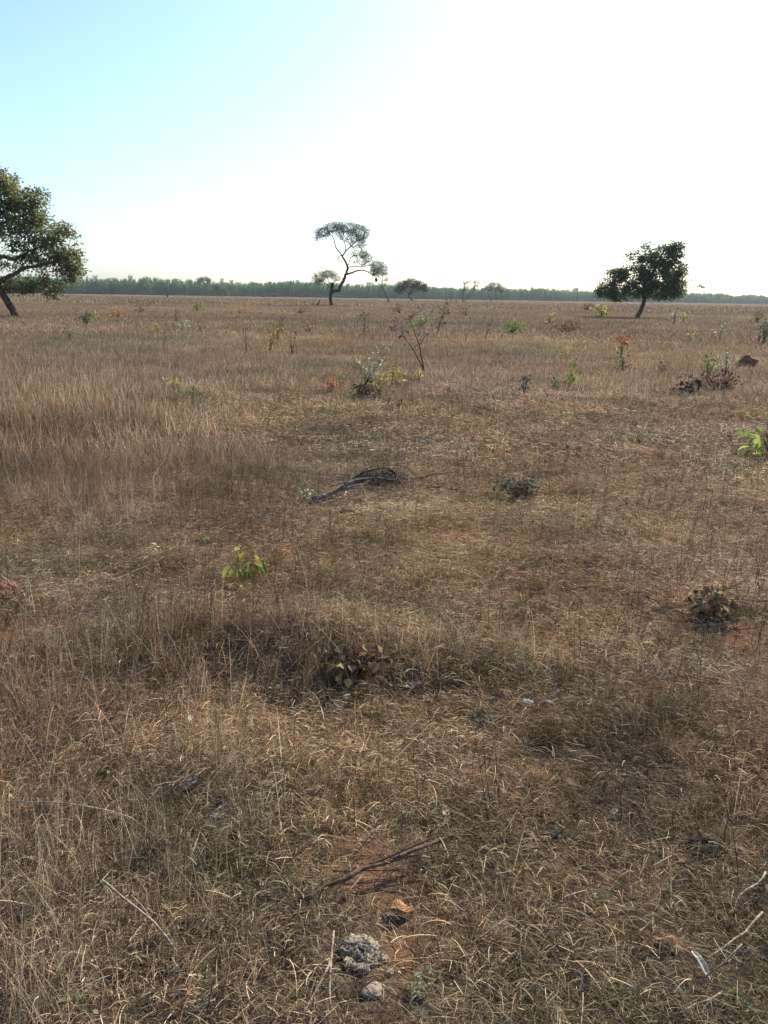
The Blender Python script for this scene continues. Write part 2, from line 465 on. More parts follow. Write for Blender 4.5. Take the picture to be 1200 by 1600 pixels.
# ------------------------------------------------------------------ trees
def subdivide(pl, step):
    pl = np.asarray(pl, float); out = [pl[0]]
    # smooth through Catmull-Rom
    P = np.concatenate([[2 * pl[0] - pl[1]], pl, [2 * pl[-1] - pl[-2]]])
    for i in range(1, len(P) - 2):
        n = max(2, int(np.linalg.norm(P[i + 1] - P[i]) / step))
        for k in range(1, n + 1):
            t = k / n
            out.append(.5 * ((2 * P[i]) + (P[i + 1] - P[i - 1]) * t + (2 * P[i - 1] - 5 * P[i] + 4 * P[i + 1] - P[i + 2]) * t * t
                             + (3 * P[i] - P[i - 1] - 3 * P[i + 1] + P[i + 2]) * t ** 3))
    return np.array(out)

def make_tree(name, label, base, limbs, lobes, bark, leafmat, ntarg, twig_r, leaf_n, leaf_l, leaf_w, spread, seed,
              group=None, extra=None, step_px=3.0, clumpy=0.0, rexp=2.5, cat='tree', depth=.8):
    """limbs: lists of (px, py, depth_px, radius_px) from the photograph; lobes: (px, py, rx, ry, weight)"""
    rng = np.random.default_rng(seed)
    P0 = at(*base); s = mpp(P0)
    az = math.atan2(P0.x, P0.y)
    root = thing(name, label, cat, P0, -az, group)
    cr = math.cos(ROLL); sr = math.sin(ROLL)
    def loc(px, py, dp=0.0):
        dx = px - base[0]; dy = base[1] - py
        return np.array([(dx * cr - dy * sr), dp, (dy * cr + dx * sr)]) * s   # undo the camera roll
    N = []; par = []; rmin = []
    for li, limb in enumerate(limbs):
        pl = np.array([loc(a, b, c) for a, b, c, r in limb]); rr = np.array([r for *_, r in limb]) * s
        if li == 0: pl[0, 2] -= .15
        L = subdivide(pl, step_px * s)
        tt = np.linspace(0, 1, len(L)); R = np.interp(tt, np.linspace(0, 1, len(rr)), rr)
        if li == 0:
            prev = -1; k0 = 0
        else:
            A = np.array(N); prev = int(np.argmin(((A - L[0]) ** 2).sum(1))); k0 = 1
        for k in range(k0, len(L)):
            j = 0 if k in (0, len(L) - 1) else rng.normal(size=3) * R[k] * (.07 if li == 0 else .2)
            N.append(L[k] + j); par.append(prev); rmin.append(R[k]); prev = len(N) - 1
    nl = len(N)
    wts = np.array([l[4] * l[2] * l[3] for l in lobes]); wts = wts / wts.sum()
    T = []
    for _ in range(ntarg):
        l = lobes[rng.choice(len(lobes), p=wts)]
        u = rng.normal(size=3); u = u / np.linalg.norm(u) * rng.uniform(0.25, 1) ** .45
        T.append(loc(l[0], l[1], 0) + np.array([u[0] * l[2], u[1] * (l[2] + l[3]) * .5 * depth * 1.25, u[2] * l[3]]) * s
                 + np.array([0, (l[5] if len(l) > 5 else 0) * s, 0]))
    T = np.array(T)
    if len(T):
        A0 = np.array(N)
        T = T[np.argsort([((A0 - t) ** 2).sum(1).min() for t in T])]
    tips = []
    NA = np.zeros((nl + ntarg * 14, 3)); NA[:nl] = N; cnt = nl
    for tg in T:
        dd = np.linalg.norm(NA[:cnt] - tg, axis=1)
        # prefer attaching below the target
        dd = dd + .35 * np.maximum(NA[:cnt, 2] - tg[2], 0)
        j = int(np.argmin(dd)); d = np.linalg.norm(NA[j] - tg)
        n = int(np.clip(d / (step_px * 1.3 * s), 1, 12))
        a = NA[j].copy(); perp = rng.normal(size=3) * d * .10
        pj = par[j]
        tan = (NA[j] - NA[pj]) if pj >= 0 else np.array([0, 0, 1.0])
        tan = tan / max(np.linalg.norm(tan), 1e-6) * d * .35
        prev = j
        for k in range(1, n + 1):
            t = k / n
            p = a + (tg - a) * t + (tan + perp) * (t * (1 - t)) + (rng.normal(size=3) * .06 * d / n if k < n else 0)
            NA[cnt] = p; par.append(prev); rmin.append(twig_r); prev = cnt; cnt += 1
        tips.append(prev)
    NA = NA[:cnt]; par = np.array(par); R = np.array(rmin)
    acc = np.zeros(cnt); kids = [[] for _ in range(cnt)]
    for i in range(cnt - 1, -1, -1):
        r = max(acc[i] ** (1 / rexp) if acc[i] > 0 else 0, twig_r)
        R[i] = max(R[i], r) if i < nl else r
        if par[i] >= 0:
            acc[par[i]] += R[i] ** rexp if i >= nl else 0
            kids[par[i]].append(i)
    g = Geo()
    stack = [(0, None)]
    while stack:
        st, frm = stack.pop()
        ch = [] if frm is None else [frm]
        ch.append(st); cur = st
        while kids[cur]:
            ks = sorted(kids[cur], key=lambda q: -R[q])
            for q in ks[1:]: stack.append((q, cur))
            cur = ks[0]; ch.append(cur)
        if len(ch) < 2: continue
        rr = R[ch].copy()
        if frm is not None: rr[0] = min(rr[0], rr[1] * 1.25)
        tube(g, NA[ch], rr, 8 if rr.max() > s * 1.2 else (5 if rr.max() > twig_r * 2.5 else 3), cap=len(ch) > 2)
    obj('trunk', g.mesh('trunk', bark, smooth=True), root)
    if leaf_n:
        tip = NA[tips]
        near = np.where((R < twig_r * 1.9) & (np.arange(cnt) >= nl))[0]
        src = np.concatenate([tip, NA[rng.choice(near, max(1, len(tip) // 2))]]) if len(near) else tip
        if clumpy > 0:
            keep = rng.random(len(src)) > clumpy
            src = src[keep]
        m = max(1, int(leaf_n / len(src)))
        cnts = np.maximum(0, (rng.gamma(2.2, m / 2.2, len(src)))).astype(int)
        C = np.repeat(src, cnts, axis=0); n = len(C)
        cb = np.repeat(rng.random(len(src)), cnts)
        off = rng.normal(size=(n, 3)) * spread * s * np.array([1, 1, .75])
        Dv = unit(off + rng.normal(size=(n, 3)) * spread * s * .6 + np.array([0, 0, -.15 * spread * s]))
        Nv = unit(rng.normal(size=(n, 3)) + np.array([0, 0, 1.0]))
        gl = Geo()
        leaves(gl, C + off, Dv, Nv, leaf_l * rng.uniform(.6, 1.3, n), leaf_w * rng.uniform(.6, 1.3, n),
               np.clip(cb * .6 + rng.random(n) * .45, 0, 1), fold=.12)
        obj('crown', gl.mesh('crown', leafmat), root)
    if extra: extra(root, loc, s)
    return root

def lump(geo, c, r, seed, sub=3, amp=.25, freq=1.3, flat=(1, 1, 1), b=.5):
    import bmesh
    bm = bmesh.new(); bmesh.ops.create_icosphere(bm, subdivisions=sub, radius=1.0)
    V = np.array([v.co[:] for v in bm.verts]); F = [[v.index for v in f.verts] for f in bm.faces]; bm.free()
    from mathutils import noise as mn
    off = Vector((seed * 3.17, seed * 1.3, -seed * 2.1))
    d = np.array([mn.noise(Vector(v) * freq + off) + .5 * mn.noise(Vector(v) * freq * 2.3 + off) + .28 * mn.noise(Vector(v) * freq * 5 + off) for v in V])
    V = V * (1 + amp * d)[:, None] * np.array(flat) * r + np.array(c)
    geo.add(V, None, F, b)

# --- the big tree leaning in from the edge of the picture
make_tree('savanna_tree', 'tall broad green savanna tree with a thick leaning reddish trunk and forked limbs', (27, 497),
    [[(28, 498, 0, 7.0), (20.5, 481, 0, 5.6), (12, 464, 0, 5.2), (3.5, 447, 1, 5.2), (-3, 431, 2, 4.8)],
     [(-3, 430, 2, 4.6), (0, 408, 4, 4), (-6, 375, 4, 3.2), (2, 335, 2, 2.2), (10, 300, 0, 1.2)],
     [(3, 448, 1, 3.6), (18, 437, -6, 3.2), (36, 428, -12, 3.0), (50, 421, -14, 2.4), (64, 420, -18, 1.8), (85, 413, -22, 1.3), (108, 418, -22, .8)],
     [(0, 412, 4, 3.4), (15, 405, 10, 3.0), (31, 409, 16, 2.6), (46, 402, 18, 2.1), (64, 392, 22, 1.5), (90, 385, 24, .9)],
     [(-4, 385, 4, 3), (18, 362, -6, 2.2), (36, 350, -10, 1.8), (56, 344, -8, 1.2), (76, 325, -6, .8)],
     [(-3, 430, 2, 4), (-24, 405, -4, 3.4), (-45, 378, -8, 2.4), (-62, 345, -6, 1.4)],
     [(-4, 432, 2, 3.6), (-30, 425, 10, 3), (-60, 420, 16, 2), (-95, 418, 20, 1.2)],
     [(8, 455, 1, 2.2), (20, 452, -10, 1.6), (38, 454, -16, 1.1), (60, 452, -20, .8)]],
    [(12, 296, 30, 30, 1.0), (20, 325, 34, 26, .9), (70, 318, 14, 14, .55), (88, 322, 11, 15, .7), (52, 345, 36, 26, .95), (52, 325, 24, 20, .8), (38, 302, 14, 20, .8), (28, 372, 36, 22, .8),
     (78, 368, 30, 24, 1.1), (105, 378, 24, 22, 1.0), (82, 404, 34, 22, .9), (111, 408, 21, 22, 1.2), (120, 428, 14, 13, 1.1), (90, 437, 32, 15, .8),
     (40, 446, 30, 12, .7), (60, 455, 44, 10, .8), (30, 412, 32, 15, .6), (-30, 310, 40, 34, 1), (-60, 350, 44, 36, 1), (-100, 395, 40, 34, 1), (-50, 410, 44, 34, .7),
     (-110, 430, 34, 24, .9), (-20, 360, 36, 30, .8)],
    BARK_RED, LM['crown_left'], 1350, .016, 34000, .19, .105, 4.0, 11, clumpy=.10)

# --- the dense round-headed tree on a bent trunk
make_tree('savanna_tree', 'dense dark green tree with short bent trunk and wide low crown', (994, 497),
    [[(994, 498, 0, 4.4), (998, 490, 0, 3.6), (1003, 476, 0, 3.2), (1005, 462, 0, 3.4)],
     [(1005, 462, 0, 3), (1012, 435, 2, 2.2), (1021, 410, 2, 1.6), (1030, 392, 0, .9)],
     [(1004, 464, 0, 2.4), (985, 447, -6, 1.8), (962, 440, -10, 1.2), (943, 452, -12, .7)],
     [(1005, 463, 0, 2.4), (1028, 447, -8, 1.7), (1052, 440, -12, 1.1), (1062, 452, -12, .6)],
     [(1006, 452, 0, 1.8), (994, 430, 6, 1.2), (982, 410, 8, .8), (990, 391, 6, .5)],
     [(1005, 460, 0, 2), (1000, 448, 14, 1.5), (985, 440, 26, 1)], [(1005, 460, 0, 2), (1020, 446, 16, 1.5), (1038, 440, 28, 1)]],
    [(1027, 405, 22, 16, 1.3), (1043, 398, 12, 12, 1.2), (1010, 416, 22, 20, 1.1), (960, 433, 17, 11, 1.2), (985, 436, 28, 16, 1.0), (948, 455, 19, 13, 1.3),
     (972, 460, 32, 10, 1.2), (1000, 450, 22, 15, .8), (1042, 428, 17, 20, .8), (1055, 430, 9, 11, 1.0), (1045, 455, 17, 15, 1.2), (1022, 455, 26, 15, .9),
     (1000, 393, 7, 9, .5), (983, 403, 10, 10, .28), (972, 410, 9, 8, .2), (1066, 443, 5, 4, .4), (1030, 440, 30, 30, .5)],
    BARK_RED, LM['crown_right'], 850, .014, 25000, .20, .115, 2.8, 23, depth=.95)

# --- the tall sparse tree with an S-bent trunk and a second low crown
def nests(root, loc, s):
    for (a, b, r, sd) in ((520, 447, 3.6, 2), (588, 439, 2.6, 5)):
        g = Geo(); lump(g, loc(a, b, -1.5), r * s, sd, 3, .35, 1.2, (.8, .8, 1.25))
        o = obj('termite_nest', g.mesh('termite_nest', WOOD_CHAR, True), root.children[0]); o['label'] = 'dark termite nest stuck on the wood'
make_tree('savanna_tree', 'tall thin-leaved tree with S-bent bare trunk and low side crown', (519, 479),
    [[(519, 480, 0, 3.6), (517, 470, 0, 2.8), (517, 461, 0, 2.7), (519, 455, 0, 3.0)],
     [(518, 458, 0, 3.0), (524, 455, 0, 2.9), (529, 455, 0, 2.7), (533, 447, 0, 2.5), (538, 438, 0, 2.2), (542, 428, 0, 1.9), (544, 420, 0, 1.7), (540, 411, 0, 1.6), (536, 404, 0, 1.4)],
     [(536, 404, 0, 1.1), (531, 397, 0, 1.0), (526, 391, 1, .9), (524, 382, 2, .8), (521, 375, 2, .6), (513, 368, 2, .35)],
     [(536, 404, 0, 1.2), (542, 396, -2, 1.0), (551, 388, -4, .9), (558, 382, -6, .7), (566, 379, -8, .5), (574, 376, -8, .3)],
     [(540, 398, -1, .8), (541, 388, 3, .6), (537, 378, 6, .45), (540, 366, 6, .25)],
     [(541, 431, 0, 1.6), (549, 429, -4, 1.3), (557, 426, -8, 1.1), (567, 425, -10, .9), (576, 428, -12, .7), (584, 433, -12, .4)],
     [(544, 420, 0, .8), (555, 419, 5, .6), (566, 419, 9, .5), (578, 417, 12, .3)],
     [(545, 418, 0, .8), (548, 408, 3, .6), (555, 403, 6, .5), (566, 402, 8, .3)],
     [(518, 456, 0, 2.4), (519, 450, 0, 2.2), (521, 445, 0, 1.4)],
     [(518, 452, 0, .9), (510, 445, -3, .7), (503, 440, -5, .5), (495, 437, -6, .3)],
     [(519, 448, 0, .7), (514, 440, 3, .5), (512, 433, 4, .3)]],
    [(508, 370, 13, 9, 1), (498, 378, 5, 8, .5), (524, 362, 17, 8, 1), (545, 362, 22, 8, 1.1), (565, 370, 14, 12, 1), (560, 386, 17, 8, .8), (545, 374, 20, 9, .8),
     (563, 401, 16, 7, .7), (575, 406, 9, 8, .7), (590, 418, 10, 9, .8), (586, 427, 9, 7, .7), (565, 413, 16, 6, .4), (530, 407, 4, 5, .5),
     (500, 436, 10, 8, 1.1), (513, 430, 13, 6, 1.1), (525, 435, 7, 6, .9), (497, 443, 7, 5, .7)],
    BARK_DARK, LM['crown_sparse'], 1800, .018, 19000, .18, .08, 2.3, 31, extra=nests, step_px=2.0, rexp=2.35, depth=.9)

make_tree('savanna_tree', 'slim leaning tree with a thin forked stem and feathery crown next to the S-bent tree', (609, 474),
    [[(609, 475, 0, 1.5), (606, 467, 0, 1.1), (601, 458, 0, .95), (598, 451, 0, .8), (597, 444, 0, .7)],
     [(597, 444, 0, .5), (593, 437, -2, .4), (588, 428, -3, .25)], [(597, 444, 0, .5), (598, 434, 2, .4), (602, 424, 2, .25)]],
    [(590, 424, 9, 9, 1), (600, 424, 7, 9, 1), (604, 435, 4, 8, .6), (595, 416, 7, 5, .8)],
    BARK_DARK, LM['crown_sparse'], 420, .020, 3600, .22, .10, 1.7, 37, step_px=2, rexp=2.3, depth=.9)

make_tree('savanna_tree', 'wide umbrella-shaped tree with a twisted low trunk before the wood', (645, 472),
    [[(648, 473, 0, 1.6), (643, 468, 0, 1.3), (639, 464, 0, 1.3), (639, 459, 0, 1.2)],
     [(639, 460, 0, .9), (630, 452, -3, .6), (623, 447, -4, .3)], [(639, 460, 0, .9), (645, 450, 0, .7), (650, 441, 0, .3)],
     [(639, 461, 0, .8), (652, 452, 3, .5), (662, 449, 3, .3)]],
    [(643, 443, 15, 6, 1.3), (630, 447, 10, 6, 1.2), (656, 447, 10, 6, 1.2), (623, 454, 6, 6, 1.1), (663, 452, 7, 5, 1.1), (640, 452, 18, 6, .45)],
    BARK_DARK, LM['crown_dome'], 420, .022, 6500, .40, .20, 1.5, 41, step_px=2, rexp=2.3)

make_tree('savanna_tree', 'nearly leafless twin-stemmed tree with bare spreading twigs before the wood', (724, 473),
    [[(723, 474, 0, .9), (723, 466, 0, .7), (724, 457, 0, .6), (726, 448, 0, .4)],
     [(723, 471, 0, .8), (728, 468, 0, .6), (734, 459, 0, .55), (740, 450, 0, .4)]],
    [(728, 443, 7, 4, 1), (738, 441, 8, 3, 1), (746, 445, 7, 4, .8), (724, 452, 6, 5, .7), (740, 450, 8, 4, .6)],
    BARK_DARK, LM['crown_dome'], 170, .055, 500, .40, .18, 1.6, 43, step_px=2, rexp=2.2)

make_tree('savanna_tree', 'small dome-crowned tree on a slender pole-like trunk beside a bare post', (775, 471),
    [[(775, 472, 0, .9), (775, 465, 0, .7), (774, 458, 0, .6), (773, 452, 0, .4)]],
    [(772, 447, 11, 5, 1.3), (764, 451, 6, 4, 1), (781, 452, 7, 5, 1), (772, 453, 10, 4, .6), (786, 458, 5, 4, .4)],
    BARK_DARK, LM['crown_dome'], 240, .04, 4200, .46, .22, 1.4, 47, step_px=2, rexp=2.3)

make_tree('savanna_tree', 'small leafless forked tree with crooked branches in front of the hazy wood', (871, 471),
    [[(871, 472, 0, .8), (872, 465, 0, .6), (872, 457, 0, .5), (871, 450, 0, .3)], [(872, 464, 0, .5), (876, 459, 0, .4), (879, 455, 0, .25)],
     [(871, 467, 0, .5), (867, 461, 0, .4), (863, 457, 0, .25)]],
    [(871, 451, 4, 2, 1), (878, 455, 4, 3, 1), (863, 458, 4, 3, 1), (867, 466, 5, 3, .4)],
    BARK_GREY, LM['crown_dome'], 60, .055, 0, .4, .2, 1.4, 53, step_px=2, rexp=2.2)

make_tree('savanna_tree', 'thin dark tree with a flat twiggy top before the hazy wood', (902, 472),
    [[(902, 473, 0, .9), (902, 465, 0, .7), (902, 456, 0, .55), (901, 452, 0, .4)]],
    [(898, 453, 7, 2.4, 1), (892, 456, 4, 3, .8), (902, 452, 3, 2, .8)],
    BARK_DARK, LM['crown_dome'], 90, .055, 900, .45, .24, 1.3, 59, step_px=2, rexp=2.2)

make_tree('savanna_tree', 'airy grey crown standing up above the plantation treetops', (322, 463.2),
    [[(322, 464, 0, .7), (321, 455, 0, .55), (320, 446, 0, .5), (318, 441, 0, .3)]],
    [(314, 439, 5, 3, 1), (322, 437, 7, 3, 1.1), (328, 440, 4, 3, .8), (312, 443, 3, 2.5, .8)],
    BARK_GREY, LM['crown_dome'], 150, .04, 1500, .7, .36, 1.0, 61, step_px=2, rexp=2.3)

make_tree('savanna_tree', 'rounded yellow-green tree at the foot of the plantation edge', (338, 464),
    [[(338, 465, 0, .8), (338, 460, 0, .6), (339, 455, 0, .4)]],
    [(336, 450, 7, 5, 1.1), (346, 452, 8, 6, 1.1), (353, 457, 5, 5, 1), (335, 458, 6, 4, 1), (345, 460, 8, 3, 1)],
    BARK_DARK, LM['olive'], 150, .03, 3000, .6, .32, 1.4, 67, step_px=2, rexp=2.3)

make_tree('savanna_tree', 'far tree with a tiny flat wispy crown floating above the distant wood', (1094, 475.4),
    [[(1094, 476, 0, .5), (1094, 465, 0, .45), (1094, 456, 0, .35), (1093, 450, 0, .25)]],
    [(1091, 448, 5, 2, 1), (1096, 450, 4, 1.6, 1)],
    BARK_GREY, LM['crown_dome'], 70, .04, 500, .7, .36, .8, 71, step_px=2, rexp=2.3)

make_tree('dead_tree_stump', 'short dark dead stump standing in the grass before the plantation', (262, 467),
    [[(262, 468.5, 0, 1.5), (261.6, 464, 0, 1.2), (261, 459, 0, 1.1), (260, 456, 0, .8)], [(261.6, 463, 0, .6), (265, 461, 0, .4), (267, 459, 0, .2)]],
    [(260, 453, 4, 3, 1)], WOOD_DARK, LM['crown_dome'], 20, .03, 0, .4, .2, 1, 73, step_px=1.2, cat='stump')
make_tree('dead_tree_stump', 'crooked black snag leaning over the grass near the S-bent tree', (494, 479),
    [[(494, 480, 0, 1.3), (496, 476, 0, 1.2), (498.5, 473, 0, 1.1), (499.5, 469, 0, .5)]],
    [(499, 469, 1, 1, 1)], WOOD_CHAR, LM['crown_dome'], 3, .02, 0, .4, .2, 1, 79, step_px=1.2, cat='stump')
make_tree('dead_tree_stump', 'bare straight dead post beside the small dome-crowned tree', (767, 475),
    [[(767, 476, 0, .75), (767, 470, 0, .6), (766.6, 464, 0, .5)]],
    [(766, 463, 1.5, 1, 1)], WOOD_DARK, LM['crown_dome'], 4, .03, 0, .4, .2, 1, 83, step_px=1.2, cat='stump')

# ------------------------------------------------------------------ eucalyptus plantation along the horizon
def eucalypt_meshes(seed):
    rng = np.random.default_rng(seed)
    H = 12.0; gt = Geo(); gc = Geo()
    k = 8; z = np.linspace(-.2, H * .93, k)
    bend = rng.normal(size=2) * .35
    P = np.stack([bend[0] * (z / H) ** 2 + rng.normal(size=k) * .05, bend[1] * (z / H) ** 2 + rng.normal(size=k) * .05, z], -1)
    tube(gt, P, np.linspace(.13, .03, k), 5)
    for i in range(16):
        t = rng.uniform(.2, .9); p = P[int(t * (k - 1))]; a = rng.uniform(0, 6.28); L = rng.uniform(.8, 1.9) * (1.15 - t)
        q = p + np.array([math.cos(a) * L, math.sin(a) * L, L * .7])
        tube(gt, np.array([p, (p + q) / 2 + [0, 0, -.1], q]), [.035, .025, .012], 3)
    n = 520
    t = np.concatenate([rng.beta(1.6, 1.5, n - 120) * .88 + .12, rng.uniform(.01, .16, 120)])
    prof = np.maximum(1.55 * np.sin(np.clip(t, 0, 1) ** .8 * math.pi * .93) ** .7 * (1.05 - .55 * t) + .1, np.where(t < .2, 1.5, 0))
    lob = 1 + .35 * np.sin(rng.uniform(0, 6) + t * 23)
    a = rng.uniform(0, 6.28, n); r = prof * lob * rng.random(n) ** .5
    C = np.stack([np.cos(a) * r + bend[0] * t ** 2, np.sin(a) * r + bend[1] * t ** 2, t * H * 1.02], -1)
    D = unit(np.stack([np.cos(a), np.sin(a), rng.normal(0, .8, n)], -1)); Nn = unit(rng.normal(size=(n, 3)))
    leaves(gc, C, D, Nn, rng.uniform(.45, 1.0, n), rng.uniform(.25, .5, n), np.clip(.25 + .5 * rng.random(n) + .25 * rng.random(), 0, 1))
    return gt, gc
EU = [eucalypt_meshes(100 + i) for i in range(6)]
EUM = [(a.mesh('eucalypt_trunk', BARK_GREY, True), b.mesh('eucalypt_crown', LM['eucalypt'])) for a, b in EU]
def edge_line(u):
    # front of the plantation, from beyond the left edge to beyond the right edge of the view
    kx = np.array([-700, -300, 40, 300, 420, 900]); ky = np.array([420, 540, 700, 880, 1000, 1250])
    x = np.interp(u, [0, .25, .47, .68, .78, 1.0], kx)
    return x, np.interp(x, kx, ky)
def make_wood():
    rng = np.random.default_rng(5)
    u = np.linspace(0, 1, 6000)
    x, y = edge_line(u)
    seg = np.concatenate([[0], np.cumsum(np.hypot(np.diff(x), np.diff(y)))])
    S = np.arange(0, seg[-1], 3.4)
    fx = np.interp(S, seg, x); fy = np.interp(S, seg, y)
    vis = np.abs(fx / fy) < .53
    first = True; done = 0
    inst = []
    for i in range(len(S)):
        X = fx[i] + rng.normal() * .5; Y = fy[i] + rng.normal() * .8
        h = rng.uniform(.66, .90) * (1.0 + .16 * (vnoise(X / 25, 0, 3) - .5)) * (1.18 if rng.random() < .08 else 1)
        w = h * rng.uniform(1.0, 1.6)
        if vis[i] and done < 300:
            o = thing('eucalyptus_tree', 'slender eucalyptus in the front row of the plantation along the horizon', 'tree',
                      (X, Y, float(ground(X, Y))), rng.uniform(0, 6.28), 'front row of the eucalyptus plantation')
            o.scale = (w, w, h)
            k = rng.integers(6)
            obj('trunk', EUM[k][0], o); obj('crown', EUM[k][1], o); done += 1
        else:
            inst.append((X, Y, w, h))
    for row in range(1, 7):
        for i in range(len(S)):
            X = fx[i] + rng.normal() * .6 - row * .9; Y = fy[i] + row * 3.6 + rng.normal() * .8
            h = rng.uniform(.66, .95) * (1.0 + .3 * (vnoise(X / 25, row * .3, 3) - .5)) * (1.15 if rng.random() < .06 else 1)
            inst.append((X, Y, h * rng.uniform(1.0, 1.6), h))
    inst = np.array(inst); n = len(inst)
    both = []
    for a, b in EU:
        g = Geo()
        me = b.mesh('eucalypt_whole', LM['eucalypt']); both.append(me)
    pts = np.stack([inst[:, 0], inst[:, 1], ground(inst[:, 0], inst[:, 1])], -1)
    rot = np.zeros((n, 3)); rot[:, 2] = rng.uniform(0, 6.28, n)
    scatter('eucalyptus_wood', 'continuous dark green mass of plantation trees behind the front row', 'wood', both, pts, rot,
            np.stack([inst[:, 2], inst[:, 2], inst[:, 3]], -1), rng.integers(0, 6, n), np.ones((n, 3)))
make_wood()

# ------------------------------------------------------------------ shrubs and saplings
def make_shrub(name, label, bx, by, h, w, lean, pal, n=90, leaf=5.0, stems=4, seed=0, cat='shrub', bark=None, pal2=None,
               separate=False, group=None, low=.25, thick=.9, asp=.5, fine=False, spreadz=1.0, top_only=False, droop=0.0):
    """h, w, lean in photograph pixels; pal names a leaf material; pal2 a second leaf colour lower down"""
    rng = np.random.default_rng(seed * 7 + int(bx) + int(by) * 3)
    P0 = at(bx, by); s = mpp(P0)
    az = math.atan2(P0.x, P0.y)
    dep = math.atan2(CAMZ, math.hypot(P0.x, P0.y)); up = s / math.cos(dep)
    root = thing(name, label, cat, P0, -az, group)
    H = h * up; Wd = w * s; LE = lean * s
    tips = []; mids = []; st_objs = []
    for i in range(stems):
        g = Geo()
        a = rng.uniform(0, 6.28); f = rng.uniform(.65, 1.0) if i else 1.0
        ex = LE * f + math.cos(a) * Wd * .5 * rng.uniform(.2, 1) * (0.4 if i == 0 else 1); ey = math.sin(a) * Wd * .45 * rng.uniform(.2, 1)
        k = 7; t = np.linspace(0, 1, k)
        C = np.stack([ex * t ** 1.15 + rng.normal(size=k) * Wd * .03 * t, ey * t ** 1.15 + rng.normal(size=k) * Wd * .03 * t, H * f * (t - .12 * t * t) / .88], -1)
        C[0, 2] = -.03; r0 = thick * s * rng.uniform(.7, 1) * f
        tube(g, C, np.linspace(r0, r0 * .25, k), 5)
        nb = 3 if stems > 2 else 6
        for j in range(nb):
            q = rng.integers(max(1, int(k * low)), k); b0 = C[q]; aa = rng.uniform(0, 6.28); L = rng.uniform(.12, .32) * max(H, Wd)
            e = b0 + np.array([math.cos(aa) * L, math.sin(aa) * L, L * rng.uniform(.1, .9)])
            m_ = (b0 + e) / 2 + rng.normal(size=3) * L * .1
            tube(g, np.array([b0, m_, e]), [r0 * .4, r0 * .3, r0 * .15], 4)
            mids += [m_, e]; tips += [e]
        tips.append(C[-1]); mids += [C[q] for q in range(max(1, int(k * low)), k)]
        st_objs.append(obj('stem', g.mesh('stem', bark or TWIG_BROWN, True), root))
    if n and pal:
        A = np.array(mids + tips + tips)
        src = A[rng.integers(0, len(A), n)]
        off = rng.normal(size=(n, 3)) * leaf * s * np.array([.8, .8, .6 * spreadz])
        P = src + off; P[:, 2] = np.maximum(P[:, 2], .01)
        D = unit(unit(off) + rng.normal(size=(n, 3)) * .4 + np.array([0, 0, -droop]))
        N = unit(rng.normal(size=(n, 3)) * .6 + np.array([0, 0, 1]))
        L = leaf * s * rng.uniform(.7, 1.4, n)
        b = rng.random(n)
        if separate:
            protos = []
            for v in range(3):
                g = Geo(); leaves(g, np.zeros((1, 3)), np.array([[1.0, 0, 0]]), np.array([[0, 0, 1.0]]), 1.0, asp * (1 + .2 * v), np.array([.2 + .35 * v]), .15 + .1 * v, True)
                protos.append([g.mesh('leaf', LM[p]) for p in (pal, pal2 or pal)])
            for i in range(n):
                o = obj('leaf', protos[rng.integers(3)][1 if (pal2 and rng.random() < .35) else 0], st_objs[rng.integers(len(st_objs))])
                x = Vector(D[i]); z = Vector(N[i]); y = z.cross(x).normalized(); z = x.cross(y)
                M = Matrix((x, y, z)).transposed().to_4x4(); o.matrix_local = Matrix.Translation(Vector(P[i])) @ M @ Matrix.Scale(L[i], 4)
        else:
            hi = np.ones(n, bool) if not pal2 else (P[:, 2] > H * .5)
            for sel, pn in ((hi, pal), (~hi, pal2)):
                if sel.any():
                    g = Geo(); leaves(g, P[sel], D[sel], N[sel], L[sel], L[sel] * asp, b[sel], .15, fine)
                    obj('foliage', g.mesh('foliage', LM[pn]), root)
    return root

